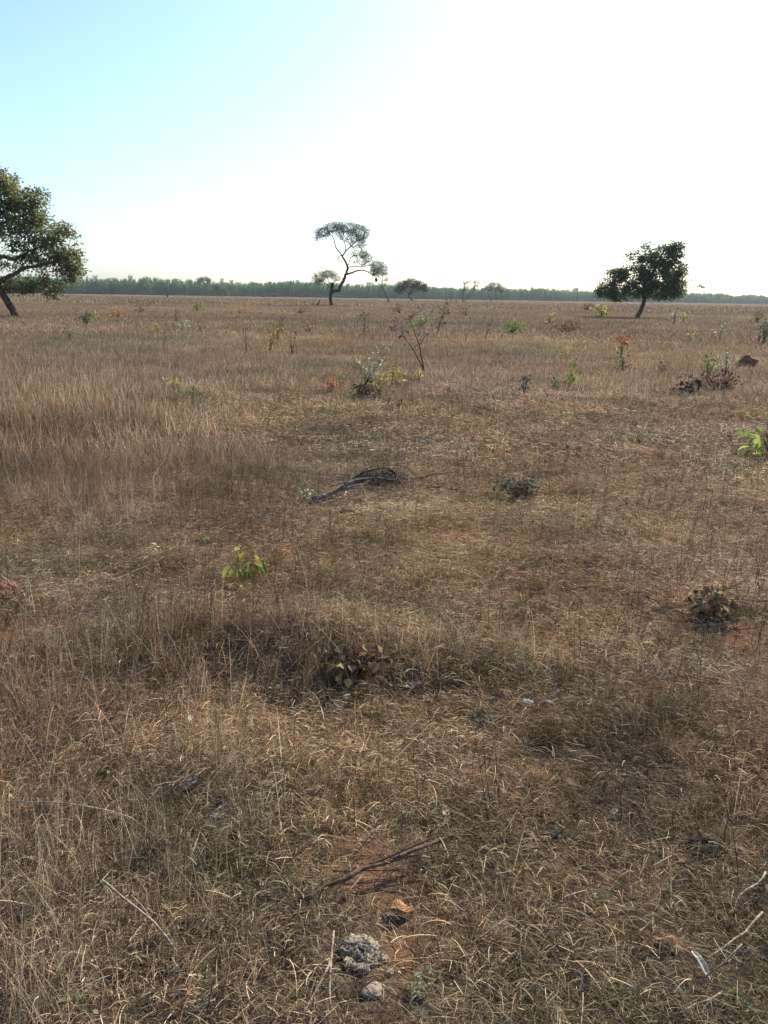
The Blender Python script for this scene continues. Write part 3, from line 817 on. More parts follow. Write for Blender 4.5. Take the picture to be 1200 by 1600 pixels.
SH = [
 # name, label, bx, by, h, w, lean, palette, kwargs
 ('sapling', 'leaning sapling covered in withered grey pink leaves', 664, 584, 82, 44, -30, 'withered', dict(n=90, leaf=6, stems=2, low=.55, thick=1.6, asp=.5)),
 ('sapling', 'leaning dark-stemmed sapling with pale yellow green leaf tufts above a blackish clump', 562, 620, 62, 26, 38, 'pale', dict(n=120, leaf=5, stems=3, low=.55, thick=1.4, pal2='olive')),
 ('shrub', 'blackish dead clump at the foot of the dark-stemmed sapling', 568, 622, 18, 34, 0, 'dark', dict(n=150, leaf=5, stems=6, low=.1)),
 ('shrub', 'low yellow green bush against the blackish clump', 592, 623, 34, 26, 2, 'yellow', dict(n=120, leaf=6, stems=6, low=.2, pal2='olive', asp=.35)),
 ('sapling', 'thin sapling with bright yellow green leaves right of the dark-stemmed sapling', 612, 604, 34, 16, 2, 'yellow', dict(n=60, leaf=6, stems=2, low=.35, asp=.4)),
 ('shrub', 'small bush of coral red leaves in the dry grass', 518, 614, 20, 18, 0, 'red', dict(n=90, leaf=5, stems=5)),
 ('shrub', 'small green sprig rising behind the coral red bush', 529, 602, 16, 9, 3, 'bright', dict(n=30, leaf=5, stems=2)),
 ('sapling', 'thin crooked sapling with a few orange yellow leaves', 420, 554, 40, 14, 11, 'orange', dict(n=55, leaf=5, stems=2, low=.4, thick=1.2)),
 ('sapling', 'leafless dark sapling with forked top beside the orange-leaved sapling', 456, 558, 42, 14, 1, None, dict(n=0, stems=3, thick=1.0)),
 ('sapling', 'thin leafless sapling with sparse upright twigs left of the orange-leaved one', 386, 556, 46, 14, -1, None, dict(n=0, stems=3, thick=.8)),
 ('sapling', 'grey leafless sapling with many fine twigs behind the orange-leaved one', 432, 535, 48, 26, 10, 'withered', dict(n=30, leaf=3, stems=5, thick=.6)),
 ('sapling', 'tall leaning sapling with rusty stems and yellowish leafy top', 683, 524, 46, 16, 16, 'olive', dict(n=70, leaf=5, stems=3, low=.4, pal2='rust')),
 ('sapling', 'small upright sapling with dull red leaves and a green tip', 569, 522, 28, 13, 2, 'greygreen', dict(n=70, leaf=4, stems=2, pal2='rust')),
 ('shrub', 'bright yellow green low bush behind the withered sapling', 654, 513, 15, 30, 3, 'bright', dict(n=70, leaf=5, stems=5)),
 ('shrub', 'flat bright green bush alone in the grass', 799, 521, 13, 30, 0, 'bright', dict(n=130, leaf=5, stems=6)),
 ('sapling', 'sapling with orange red top leaves above green ones', 970, 562, 36, 18, 1, 'red', dict(n=110, leaf=5, stems=3, pal2='bright')),
 ('shrub', 'low blackish twiggy clump in front of the orange red sapling', 974, 582, 24, 20, 0, 'dark', dict(n=70, leaf=4, stems=5)),
 ('shrub', 'low dark heap of bare twigs right of the blackish clump', 1036, 584, 18, 36, 0, 'dark', dict(n=40, leaf=4, stems=7, thick=.6)),
 ('shrub', 'compact bright green bush with upright leaves', 895, 604, 20, 16, 0, 'bright', dict(n=90, leaf=5, stems=5)),
 ('shrub', 'smaller green bush next to the compact bright green one', 869, 609, 13, 18, 0, 'green', dict(n=70, leaf=5, stems=4)),
 ('shrub', 'faded pale green bush half hidden in the grass', 820, 616, 24, 20, 0, 'greygreen', dict(n=80, leaf=5, stems=5)),
 ('sapling', 'little sprig of yellow green leaves lit from behind', 881, 562, 12, 16, 0, 'yellow', dict(n=36, leaf=5, stems=3)),
 ('sapling', 'tiny upright green sprig below the backlit yellow green one', 896, 578, 14, 8, 0, 'bright', dict(n=26, leaf=4, stems=2)),
 ('shrub', 'brown shrub with one dense dark green tuft', 1103, 603, 44, 26, 0, 'green', dict(n=120, leaf=5, stems=5, pal2='rust', low=.2)),
 ('shrub', 'shrub with white glinting and orange leaves on thin stems', 1130, 600, 50, 24, 3, 'pale', dict(n=80, leaf=4.5, stems=5, pal2='rust')),
 ('shrub', 'mound of dead rusty foliage under the glinting shrub', 1124, 612, 16, 66, 0, 'rust', dict(n=260, leaf=6, stems=9, low=.1)),
 ('shrub', 'black withered bush with large curled leaves', 1080, 616, 24, 26, -3, 'dark', dict(n=60, leaf=8, stems=4, asp=.7)),
 ('shrub', 'grey green bush at the edge of view beyond the termite mound', 1192, 540, 30, 24, 0, 'greygreen', dict(n=90, leaf=6, stems=5)),
 ('shrub', 'sparse yellowish sprig in the grass before the wide dark tree', 1077, 536, 14, 18, 0, 'yellow', dict(n=30, leaf=5, stems=3)),
 ('shrub', 'small yellow green bush in tall pale grass', 272, 612, 17, 20, 0, 'yellow', dict(n=90, leaf=5, stems=5, pal2='green')),
 ('shrub', 'small olive bush just behind the long pale stick', 306, 624, 15, 16, 0, 'green', dict(n=60, leaf=5, stems=4)),
 ('shrub', 'low golden orange bush in front of the plantation', 187, 497, 10, 15, 0, 'orange', dict(n=90, leaf=4, stems=5)),
 ('shrub', 'green bush near the foot of the leaning tree', 137, 509, 15, 16, 0, 'green', dict(n=80, leaf=5, stems=4)),
 ('shrub', 'flat yellow bush in line behind the green bush', 152, 503, 7, 16, 0, 'yellow', dict(n=40, leaf=4, stems=4)),
 ('shrub', 'yellow green tuft beyond the tall pale grass', 248, 518, 10, 18, 0, 'yellow', dict(n=50, leaf=4, stems=4)),
 ('shrub', 'low pale green bush right of the yellow green tuft', 288, 513, 9, 18, 0, 'pale', dict(n=50, leaf=4, stems=4)),
 ('shrub', 'upright green bush in front of the rounded yellow-green tree', 308, 487, 13, 12, 0, 'bright', dict(n=50, leaf=4, stems=4)),
 ('shrub', 'yellow leafy bush in the shadow of the wide dark tree', 940, 500, 24, 18, 0, 'yellow', dict(n=90, leaf=5, stems=4, pal2='bright')),
 ('shrub', 'thin yellow green sprig left of the dark tree shadow', 858, 507, 16, 10, 0, 'yellow', dict(n=34, leaf=4, stems=3)),
 ('shrub', 'low dark brown scrub patch before the dark tree shadow', 885, 521, 13, 60, 0, 'rust', dict(n=140, leaf=4, stems=9, low=.1)),
 ('shrub', 'little brown bush with a yellow tip behind the leafless saplings', 484, 519, 11, 14, 0, 'orange', dict(n=40, leaf=4, stems=4, pal2='rust')),
 ('shrub', 'pale green bush right of the wide dark tree', 1052, 508, 22, 16, 0, 'pale', dict(n=50, leaf=4, stems=4)),
 ('shrub', 'yellow tinted low bush behind the pale green one', 1068, 502, 9, 14, 0, 'yellow', dict(n=40, leaf=4, stems=4)),
 ('sapling', 'thin sapling with pale leaf tip standing before the far wood', 1124, 532, 26, 12, 2, 'pale', dict(n=30, leaf=4, stems=2)),
 ('shrub', 'scattered olive bush beside the right-hand far grass', 1182, 505, 16, 30, 0, 'olive', dict(n=60, leaf=4, stems=5)),
 ('sapling', 'dark leafless sapling with a flat twiggy head in tall grass', 112, 536, 20, 18, -3, 'dark', dict(n=20, leaf=4, stems=3, thick=.8)),
 ('sapling', 'thin bare dark sapling left of the tall pale grass', 256, 548, 36, 12, 3, None, dict(n=0, stems=2, thick=.8)),
 ('sapling', 'bare twiggy sapling with spreading top beyond the yellow tuft', 275, 505, 28, 16, 2, None, dict(n=0, stems=4, thick=.6)),
 ('shrub', 'small dark reddish sprig near the plantation', 220, 489, 12, 8, 0, 'rust', dict(n=40, leaf=3.5, stems=3)),
 ('sapling', 'grey bare sapling with thin rising twigs before the small dome-crowned tree', 758, 536, 44, 14, 6, None, dict(n=0, stems=4, thick=.5)),
 ('shrub', 'low grey green cushion in short grass', 555, 582, 9, 20, 0, 'greygreen', dict(n=90, leaf=4, stems=5, low=.1)),
 ('shrub', 'brown twiggy clump in front of the dark-stemmed sapling', 622, 640, 12, 56, 0, 'rust', dict(n=120, leaf=5, stems=9, low=.1)),
 ('shrub', 'faint orange sprig among distant grass before the rounded tree', 375, 492, 10, 10, 0, 'orange', dict(n=30, leaf=3.5, stems=3)),
 ('shrub', 'thin yellow green sprig below the withered sapling', 656, 598, 16, 10, -2, 'yellow', dict(n=34, leaf=5, stems=2)),
 ('shrub', 'far olive bush in front of the umbrella-shaped tree', 618, 488, 8, 14, 0, 'olive', dict(n=40, leaf=3.5, stems=4)),
 ('shrub', 'far green bush left of the umbrella-shaped tree', 470, 492, 9, 18, 0, 'olive', dict(n=50, leaf=3.5, stems=4)),
 ('sapling', 'thin upright rusty sapling between distant sprigs', 727, 497, 14, 7, 0, 'rust', dict(n=30, leaf=3.5, stems=2)),
 ('shrub', 'dead brown low shrub at the grass edge left of the wide dark tree', 916, 486, 10, 22, 0, 'rust', dict(n=60, leaf=3.5, stems=5)),
]
for i, (nm, lb, bx, by, h, w, le, pal, kw) in enumerate(SH):
    kw['n'] = int(kw['n'] * 1.3)
    make_shrub(nm, lb, bx, by, h, w, le, pal, seed=i + 1, cat='sapling' if nm == 'sapling' else 'shrub', **kw)

# nearer plants whose leaves can be told apart: every leaf is a piece of its own
make_shrub('shrub', 'grey green dry shrub sprawling in short grass right of the branch heap', 812, 778, 28, 80, 0, 'greygreen', n=360, leaf=6, stems=14, seed=80, low=.1, asp=.6, fine=True, bark=WOOD_GREY, pal2='olive')
make_shrub('sapling', 'wilted sapling with drooping green and yellow leaves over dark ground', 378, 906, 36, 54, 6, 'bright', n=40, leaf=15, stems=5, seed=81, cat='sapling', pal2='yellow', separate=True, asp=.4, low=.5, thick=1.2, droop=.9)
make_shrub('shrub', 'fresh bright green bush with broad glossy leaves at the edge of view', 1206, 716, 38, 60, -14, 'lime', n=52, leaf=24, stems=7, seed=82, pal2='bright', separate=True, asp=.26, low=.35, thick=1.6, droop=.2)
make_shrub('shrub', 'dead shrub of crumpled golden brown leaves on the grassy rise', 535, 1046, 34, 110, 8, 'drygold', n=150, leaf=13, stems=14, seed=83, pal2='rust', separate=True, asp=.75, low=.2, thick=1.2, droop=.7)
make_shrub('shrub', 'flattened heap of olive brown dead leaves with pale twigs', 1112, 958, 22, 80, 6, 'drygold', n=100, leaf=12, stems=9, seed=84, pal2='rust', separate=True, asp=.6, low=.1, thick=1.6, droop=.2, bark=WOOD_PALE)
HB = [('tiny bright green seedling in trampled straw', 819, 889, 9, 12, 'bright', 14, 7), ('small bright green tuft left of the wilted sapling', 331, 856, 12, 18, 'bright', 22, 8),
      ('pale green low herb beside the bent pale branch', 243, 874, 14, 30, 'pale', 40, 8), ('silvery green herb on dark litter above the long dark stick', 678, 1288, 12, 26, 'pale', 36, 8),
      ('pale green low herb in front of the crumbly grey clod', 656, 1550, 16, 40, 'pale', 46, 9), ('pale yellow green seedling alone in the straw', 938, 1412, 10, 20, 'pale', 18, 8),
      ('grey green creeping herb right of the slate dead leaf', 752, 1138, 14, 44, 'greygreen', 46, 8), ('grey green herb near the foot of the branch heap', 478, 778, 12, 18, 'pale', 26, 7),
      ('blue green leaf tuft at the edge under the forked pale twig', 1192, 1396, 16, 30, 'greygreen', 26, 12), ('dark green leaf pair in the straw beside the pale curled leaf', 1152, 1562, 14, 26, 'green', 14, 12),
      ('dull green rosette in the tall foreground grass', 178, 1204, 14, 20, 'greygreen', 18, 9), ('small dusty green herb by the pale grey seedling', 872, 1308, 14, 40, 'greygreen', 40, 8),
      ('turquoise green herb deep in the near grass', 228, 1572, 10, 20, 'greygreen', 16, 9), ('round-leaved grey herb in reddish litter', 594, 1146, 10, 22, 'pale', 14, 7),
      ('yellow green sprout at the base of the wilted sapling', 372, 926, 12, 24, 'yellow', 16, 9), ('dim olive herb beside the dark hole', 1112, 1168, 12, 20, 'olive', 20, 7),
      ('single green sprout in straw near the dark leaf pair', 964, 1572, 8, 12, 'green', 8, 10)]
for i, (lb, bx, by, h, w, pal, n, lf) in enumerate(HB):
    make_shrub('herb', lb, bx, by, h, w, 0, pal, n=n, leaf=lf, stems=4, seed=120 + i, cat='herb', asp=.55, low=.3, thick=.5, fine=True)
    P = at(bx, by); CLEAR.append((P.x, P.y - .03, .07))

# ------------------------------------------------------------------ fallen wood, stones, dead leaves
def branch(name, label, pts, r0, r1, mat, twigs=0, seed=1, cat='branch', sides=7, group=None, wob=.5, up=.012):
    """pts: (photo x, photo y, height of the centre line above the ground in metres); r in metres"""
    rng = np.random.default_rng(seed)
    if name == 'dead_branch': r0, r1 = r0 * .9, r1 * .8
    W_ = [at(a, b, z + up) for a, b, z in pts]
    P0 = Vector((W_[0].x, W_[0].y, W_[0].z)); L = subdivide(np.array([(w - P0)[:] for w in W_]), .035 if len(pts) < 5 else .05)
    k = len(L); R = np.linspace(r0, r1, k) * (1 + .10 * rng.normal(size=k))
    L = L + rng.normal(size=(k, 3)) * np.array([1, 1, .4]) * R[:, None] * wob
    g = Geo(); tube(g, L, R, sides)
    root = thing(name, label, cat, P0, 0, group)
    wood = obj('wood', g.mesh('wood', mat, True), root)
    for i in range(twigs):
        q = int(rng.uniform(.25, .95) * (k - 1)); a = rng.uniform(0, 6.28); l = rng.uniform(.06, .22)
        d = L[min(q + 1, k - 1)] - L[q - 1]; d = d / np.linalg.norm(d)
        e = L[q] + (d + np.array([math.cos(a), math.sin(a), rng.uniform(0, .7)]) * .8) * l
        gz = float(ground(P0.x + e[0], P0.y + e[1])) - P0.z
        e[2] = max(e[2], gz + .006)
        g = Geo(); tube(g, np.array([L[q], (L[q] + e) / 2 + rng.normal(size=3) * l * .12, e]), [R[q] * .55, R[q] * .4, .0012], 5)
        obj('twig', g.mesh('twig', mat, True), wood)
    return root

for hx, hy in ((500, 795), (520, 792), (545, 790), (570, 788), (600, 786), (625, 778), (480, 790)):
    P = at(hx, hy); CLEAR.append((P.x, P.y, .13))
# the heap of dead branches in the middle of the pasture
branch('dead_branch', 'long weathered grey branch arching over the top of the heap', [(536, 757, .07), (556, 750, .09), (580, 747, .10), (600, 748, .09), (622, 752, .06)], .013, .009, WOOD_GREY, 2, 3, wob=.3)
branch('dead_branch', 'thick grey split branch at the lower end of the heap', [(486, 779, .012), (505, 774, .03), (524, 766, .05), (546, 757, .06)], .016, .013, WOOD_GREY, 3, 4, wob=.3)
branch('dead_branch', 'second grey branch lying close under the thick split one', [(490, 781, .01), (515, 773, .03), (540, 762, .035), (566, 756, .03)], .012, .008, WOOD_GREY, 2, 5)
branch('dead_branch', 'bone pale forked stick poking from the front of the heap', [(500, 788, .012), (522, 781, .02), (536, 776, .04), (541, 768, .06)], .007, .006, WOOD_PALE, 0, 6)
branch('dead_branch', 'short pale stick resting at the front of the heap', [(538, 778, .012), (552, 774, .02), (566, 771, .03)], .007, .006, WOOD_PALE, 0, 7)
branch('dead_branch', 'pale grey stick under the right half of the heap', [(588, 776, .01), (602, 772, .02), (616, 770, .03)], .006, .004, WOOD_GREY, 0, 8)
branch('dead_branch', 'dark arched branch curving high over the heap', [(556, 746, .08), (572, 737, .13), (590, 733, .16), (606, 732, .15), (622, 746, .05)], .008, .006, WOOD_DARK, 4, 9)
branch('dead_branch', 'thin dark wand bowed widest over the heap', [(560, 742, .06), (578, 730, .16), (600, 728, .18), (630, 728, .14), (650, 742, .03)], .004, .003, WOOD_DARK, 3, 10)
branch('dead_branch', 'dark stub leaning at the right end of the heap', [(612, 733, .14), (620, 746, .08), (632, 762, .02)], .010, .008, WOOD_DARK, 2, 11)
branch('dead_branch', 'crooked twig with a pale broken tip right of the heap', [(642, 750, .012), (658, 747, .03), (670, 743, .05), (679, 739, .07)], .006, .004, WOOD_DARK, 2, 12)
branch('dead_branch', 'long thin dark branch trailing from the heap to the grey green shrub', [(672, 748, .03), (690, 760, .02), (715, 766, .015), (745, 770, .015), (772, 772, .012)], .006, .003, WOOD_DARK, 4, 13)
branch('dead_branch', 'pale leaning straw stick behind the heap', [(593, 716, .01), (603, 708, .03), (615, 702, .05)], .006, .005, WOOD_PALE, 0, 14)
def twig_heap():
    rng = np.random.default_rng(77)
    g = Geo(); c = at(596, 758); n = 340
    for i in range(n):
        p = np.array([rng.normal() * .25, rng.normal() * .12, 0]); z0 = rng.random() * .065 * math.exp(-(p[0] / .22) ** 2 - (p[1] / .16) ** 2) + .006
        a = rng.uniform(0, 6.28); l = rng.uniform(.06, .28); k = 5; t = np.linspace(-.5, .5, k)
        cv = rng.normal() * .9
        C = np.stack([p[0] + l * t * np.cos(a + cv * t), p[1] + l * t * np.sin(a + cv * t), z0 + rng.uniform(.02, .10) * (1 - 4 * t * t) * math.exp(-(p[0] / .25) ** 2) + rng.normal() * .05 * t], -1)
        gz = ground(C[:, 0] + c.x, C[:, 1] + c.y) - c.z
        C[:, 2] = np.maximum(C[:, 2] + gz, gz + .003)
        tube(g, C, np.full(k, rng.choice([.0011, .0016, .0024, .0042], p=[.4, .3, .2, .1])), 3, cap=False)
    o = obj('twig_tangle', g.mesh('twig_tangle', WOOD_DARK), None, c)
    tag(o, 'dense tangle of thin dark twigs in the heap of dead branches', 'twigs', kind='stuff')
twig_heap()

STK = [
 ('long pale straight stick lying in the short grass behind the heap', [(274, 662, .02), (305, 651, .05), (337, 640, .09)], .008, .006, WOOD_PALE, 0),
 ('long dark slightly curved stick lying above the crumbly clod', [(459, 1408, .018), (510, 1385, .032), (545, 1371, .044), (570, 1357, .040), (640, 1330, .048), (700, 1306, .036), (750, 1291, .022)], .009, .006, TWIG_BROWN, 2),
 ('thin dark twig crossing under the long curved stick', [(520, 1362, .01), (560, 1361, .015), (610, 1360, .015), (655, 1364, .01)], .003, .002, WOOD_DARK, 1),
 ('straight cream straw stem beside the crumbly clod', [(513, 1578, .015), (518, 1510, .035), (522, 1455, .05)], .0042, .0035, WOOD_PALE, 0),
 ('pale broken straw left of the cream stem', [(470, 1594, .01), (496, 1545, .03), (517, 1502, .04)], .0032, .0028, WOOD_PALE, 0),
 ('bent pale branch with a forked end on the grassy bank', [(165, 911, .04), (188, 903, .05), (215, 890, .07), (243, 877, .08), (256, 868, .09)], .007, .004, WOOD_PALE, 2),
 ('dark short stick lying flat in short straw', [(763, 794, .012), (784, 802, .012), (802, 810, .012)], .011, .008, WOOD_DARK, 1),
 ('long thin pale stem lying level across bare straw', [(960, 988, .01), (1020, 983, .02), (1080, 978, .02), (1140, 974, .02), (1198, 969, .015)], .0042, .003, WOOD_PALE, 0),
 ('black charred log half sunk in the straw', [(1076, 1318, .012), (1100, 1314, .016), (1135, 1313, .012)], .018, .013, WOOD_CHAR, 0),
 ('forked pale twig with crooked arms at the edge', [(1196, 1362, .05), (1185, 1380, .05), (1152, 1400, .05), (1168, 1420, .03), (1180, 1434, .02)], .0038, .0025, WOOD_PALE, 1),
 ('pale twig zigzagging below the forked one', [(1190, 1425, .05), (1165, 1456, .04), (1130, 1480, .03), (1100, 1500, .02)], .0036, .0022, WOOD_PALE, 1),
 ('pale thin stem rising toward the curled leaf', [(1100, 1530, .02), (1130, 1505, .05), (1160, 1475, .08)], .0028, .002, WOOD_PALE, 0),
 ('pale stick lying low at the bottom right', [(1050, 1590, .012), (1090, 1572, .02), (1128, 1550, .02)], .0042, .003, WOOD_PALE, 0),
 ('light stick slanting over dark straw near the forked twig', [(832, 1418, .015), (866, 1452, .03), (895, 1475, .03)], .0036, .0026, WOOD_PALE, 0),
 ('curved buff stalk leaning right of the dead leaf', [(722, 1480, .02), (755, 1463, .05), (790, 1436, .07)], .0035, .0022, WOOD_PALE, 0),
 ('crossed pair of straw stems on trampled ground', [(1017, 1062, .02), (1032, 1050, .04), (1050, 1044, .05)], .0045, .0035, WOOD_PALE, 1),
 ('short bright straw standing in the trampled patch', [(1073, 1052, .01), (1078, 1066, .02), (1081, 1080, .03)], .004, .003, WOOD_PALE, 0),
 ('fine straw leaning by the white stone', [(800, 1122, .01), (812, 1114, .02), (823, 1106, .03)], .0035, .003, WOOD_PALE, 0),
 ('slanting pale stem in the tall foreground grass', [(100, 1165, .03), (125, 1125, .12), (165, 1075, .20)], .0032, .002, WOOD_PALE, 0),
 ('pale horizontal stem on the dark litter', [(484, 1219, .02), (530, 1217, .03), (575, 1216, .03)], .0036, .003, WOOD_PALE, 1),
 ('long arching pale stem over the near grass', [(10, 1253, .15), (70, 1253, .22), (140, 1260, .22), (205, 1278, .16), (245, 1310, .06)], .0026, .0018, WOOD_PALE, 0),
 ('thick straw lying aslant in the near grass', [(160, 1375, .14), (190, 1400, .11), (240, 1442, .07), (278, 1488, .03)], .004, .003, WOOD_PALE, 0),
 ('thin pale stem slanting beside the orange dead leaf', [(295, 1583, .02), (318, 1572, .03), (336, 1560, .04)], .004, .003, WOOD_PALE, 0),
 ('short pale stem standing on reddish soil', [(553, 1336, .02), (575, 1310, .05), (594, 1290, .07)], .0035, .0028, WOOD_PALE, 0),
 ('dry twig crossing the wilted leaf heap', [(1128, 930, .03), (1140, 918, .07), (1152, 905, .11)], .006, .004, WOOD_PALE, 2),
 ('pale bent root over the golden brown shrub', [(561, 1012, .12), (568, 1022, .11), (577, 1030, .09), (586, 1036, .06)], .006, .004, WOOD_PALE, 0),
 ('thin brown stick on straw in front of the wilted heap', [(880, 925, .01), (905, 918, .02), (940, 916, .02)], .004, .003, WOOD_DARK, 0),
]
for i, (lb, pts, r0, r1, mt, tw) in enumerate(STK):
    branch('stick', lb, pts, r0 * .8, r1 * .7, mt, tw, seed=200 + i, cat='stick', sides=6, wob=.5, up=.004)

def stone(name, label, px, py, wpx, mat, seed, flat=(1, .85, .6), cat='stone', amp=.3, sub=3, lift=.25, freq=1.3):
    P = at(px, py); s = mpp(P); r = wpx * s / 2
    g = Geo(); lump(g, (0, 0, r * flat[2] * lift), r, seed, sub, amp, freq, flat)
    o = obj(name, g.mesh(name, mat, True), None, P, random.uniform(0, 6.28))
    tag(o, label, cat); CLEAR.append((P.x, P.y - r, r * 1.3 + .02))
    return o
stone('stone', 'rounded pale pebble right of the crumbly clod', 598, 1500, 17, STONE_TAN, 2, lift=.6)
stone('stone', 'dark sided pebble with a tan top below the crumbly clod', 567, 1516, 25, STONE_GREY, 3, lift=.5)
stone('stone', 'small reddish pebble with a pale top right of the clod', 609, 1521, 14, STONE_TAN, 4, lift=.4)
stone('stone', 'flat tan stone lying below the crumbly clod', 581, 1551, 32, STONE_TAN, 5, (1, .8, .45), lift=.4)
stone('stone', 'little tan lump between clod and pebbles', 583, 1507, 16, STONE_TAN, 6, lift=.4)
stone('stone', 'small grey chip below the left of the clod', 551, 1507, 15, STONE_GREY, 7, lift=.4)
stone('stone', 'white rounded stone in short straw', 824, 1101, 18, STONE_WHITE, 8, lift=.5)
stone('stone', 'half pale half dark stone next to the white one', 856, 1101, 16, STONE_GREY, 9, lift=.5)
stone('stone', 'clean white stone behind the branch heap', 628, 705, 10, STONE_WHITE, 10, lift=.6)
stone('stone', 'white flake of rock beside the long thin pale stem', 1112, 976, 14, STONE_WHITE, 11, (1, .6, .4))
stone('stone', 'bright white chip near the edge above the wilted heap', 1158, 880, 10, STONE_WHITE, 12)
stone('stone', 'white chip at the edge below the bright green bush', 1190, 784, 14, STONE_WHITE, 13, (1, .6, .5))
stone('stone', 'tiny white pebble right of the trampled straw', 1168, 1040, 8, STONE_WHITE, 14)
stone('stone', 'pale chip in the tall grass left of the heap', 397, 758, 8, STONE_WHITE, 15)
stone('stone', 'dull tan pebble above the curled leaf heap', 1162, 916, 9, STONE_TAN, 16)
stone('soil_clod', 'red brown earth clod dark on its shaded side at the edge', 10, 930, 44, TERMITE, 17, (1, .8, .7), 'clod', lift=.3)
stone('soil_clod', 'dark brown dung lump in the litter beside the olive herb', 1120, 1206, 40, rough_mat('dung', (.03, .02, .012), (.12, .075, .04), 40, bump=.8), 18, (1, .9, .55), 'clod', lift=.2)
stone('soil_clod', 'rusty brown clod under thin stems near the pale curled leaf', 1046, 1478, 44, rough_mat('rust_clod', (.06, .028, .014), (.20, .10, .05), 40, bump=.9), 19, (.9, .9, .5), 'clod', lift=.15)
stone('soil_clod', 'dark soil clod at the edge below the white chip', 1188, 800, 24, WOOD_DARK, 20, (1, .8, .6), 'clod')
stone('soil_clod', 'dark tuft-covered clod in front of the heap', 543, 800, 26, WOOD_DARK, 22, (1, .8, .5), 'clod', lift=.1)
stone('termite_mound', 'low rounded reddish termite mound in far grass', 1167, 574, 34, TERMITE, 21, (1, .9, .85), 'mound', amp=.42, sub=4, lift=.05, freq=1.8)

def crumbly_clod():
    P = at(560, 1500); s = mpp(P); CLEAR.append((P.x, P.y, .09)); CLEAR.append((P.x, P.y - .09, .06))
    root = thing('dung_clod', 'broken grey crumbly clod with a dark hollow and curved crust', 'clod', P)
    rng = np.random.default_rng(9)
    R = 30 * s
    g = Geo(); n = 10
    for i in range(n):                      # horseshoe rim of grainy lumps open toward the viewer's left
        a = math.radians(-50 + 215 * i / (n - 1)); rr = R * .62
        lump(g, (math.cos(a) * rr, math.sin(a) * rr * .9 + R * .25, R * (.24 + .10 * math.sin(a))), R * rng.uniform(.36, .50), i, 4, .34, 2.8, (1.1, 1, .7), rng.random())
    lump(g, (R * .1, R * .35, R * .08), R * .85, 40, 4, .22, 2.2, (1, .85, .5))
    obj('rim', g.mesh('rim', CLOD, True), root)
    g = Geo(); lump(g, (-R * .1, R * .05, R * .32), R * .42, 51, 4, .3, 1.6, (.7, .75, .6)); obj('core', g.mesh('core', SHARD, True), root)
    g = Geo(); k = 9; a = np.radians(np.linspace(-30, 130, k))     # curved crust
    top = np.stack([np.cos(a) * R * .38, np.sin(a) * R * .30 - R * .05, np.full(k, R * .62) + rng.normal(size=k) * R * .03], -1)
    bot = np.stack([np.cos(a) * R * .46, np.sin(a) * R * .42 - R * .12, np.full(k, R * .02)], -1)
    V = np.concatenate([top, bot, top * [.82, .82, .97], bot * [.85, .85, 1]]); i = np.arange(k - 1)
    Q = np.concatenate([np.stack([i, i + 1, i + k + 1, i + k], -1), np.stack([i + 2 * k, i + 3 * k, i + 3 * k + 1, i + 2 * k + 1], -1), np.stack([i, i + 2 * k, i + 2 * k + 1, i + 1], -1)])
    g.add(V, Q); obj('crust', g.mesh('crust', SHARD, True), root)
    g = Geo()
    for (x, y, z, r, sd) in ((-.55, -.45, .2, .22, 3), (-.2, -.6, .15, .2, 8), (.35, -.45, .18, .2, 12)):
        lump(g, (x * R, y * R, z * R), r * R, sd, 3, .4, 1.9)
    obj('crumb', g.mesh('crumb', CLOD, True), root)
crumbly_clod()

def dead_leaf(label, px, py, wpx, mat, seed, yaw=0.0, pitch=.3, curl=.9, asp=.55, lift=.012):
    rng = np.random.default_rng(seed)
    P = at(px, py); s = mpp(P); L = wpx * s; k = 9; m = 7
    u = np.linspace(0, 1, k)[:, None]; v = np.linspace(-1, 1, m)[None]
    w = asp * .5 * L * np.sin(np.pi * np.clip(u * .94 + .03, 0, 1)) ** .75 * np.ones_like(v)
    ang = v * curl * (1 + .3 * np.sin(4 * u + seed))
    X = (u - .5) * L * np.ones_like(v); Y = w * np.sin(ang) / max(curl, .2); Z = w * (1 - np.cos(ang)) / max(curl, .2) * 1.0 + .10 * L * np.sin(u * 3 + seed) ** 2
    Z = Z + rng.normal(size=Z.shape) * L * .012
    V = np.stack([X, Y, Z], -1).reshape(-1, 3)
    i = np.arange(k - 1)[:, None] * m + np.arange(m - 1)[None]
    Q = np.stack([i, i + 1, i + m + 1, i + m], -1).reshape(-1, 4)
    g = Geo(); g.add(V, Q)
    me = g.mesh('leaf_blade', mat, True)
    root = thing('dead_leaf', label, 'leaf', P)
    o = obj('leaf_blade', me, root)
    o.rotation_euler = (rng.normal() * .15, -pitch, yaw); o.location = (0, 0, lift)
    md = o.modifiers.new('thickness', 'SOLIDIFY'); md.thickness = .0012
    g = Geo(); tube(g, np.array([[-.62 * L, 0, .01 * L], [-.5 * L, 0, .03 * L], [.35 * L, 0, .02 * L]]), [.0016, .0016, .0007], 5)
    st = obj('midrib', g.mesh('midrib', mat, True), root); st.rotation_euler = o.rotation_euler; st.location = (0, 0, lift + .001)
    CLEAR.append((P.x, P.y - L * .4, L * .75 + .015))
    return root
dead_leaf('large curled brown dead leaf on reddish soil', 627, 1430, 40, LEAF_BROWN, 1, .05, .0, 1.0, .75)
dead_leaf('folded slate dark dead leaf with a pale rim under the grassy rise', 641, 1084, 34, LEAF_DARK, 2, .2, .1, .8, .7, .03)
dead_leaf('pale twisted dead leaf standing in dark straw at the lower right', 1092, 1526, 46, LEAF_PALE, 3, 1.9, .3, 1.2, .42, .03)
dead_leaf('whitish curled leaf in the tall foreground grass', 298, 1144, 16, LEAF_PALE, 4, 1.6, .3, 1.0, .6, .05)
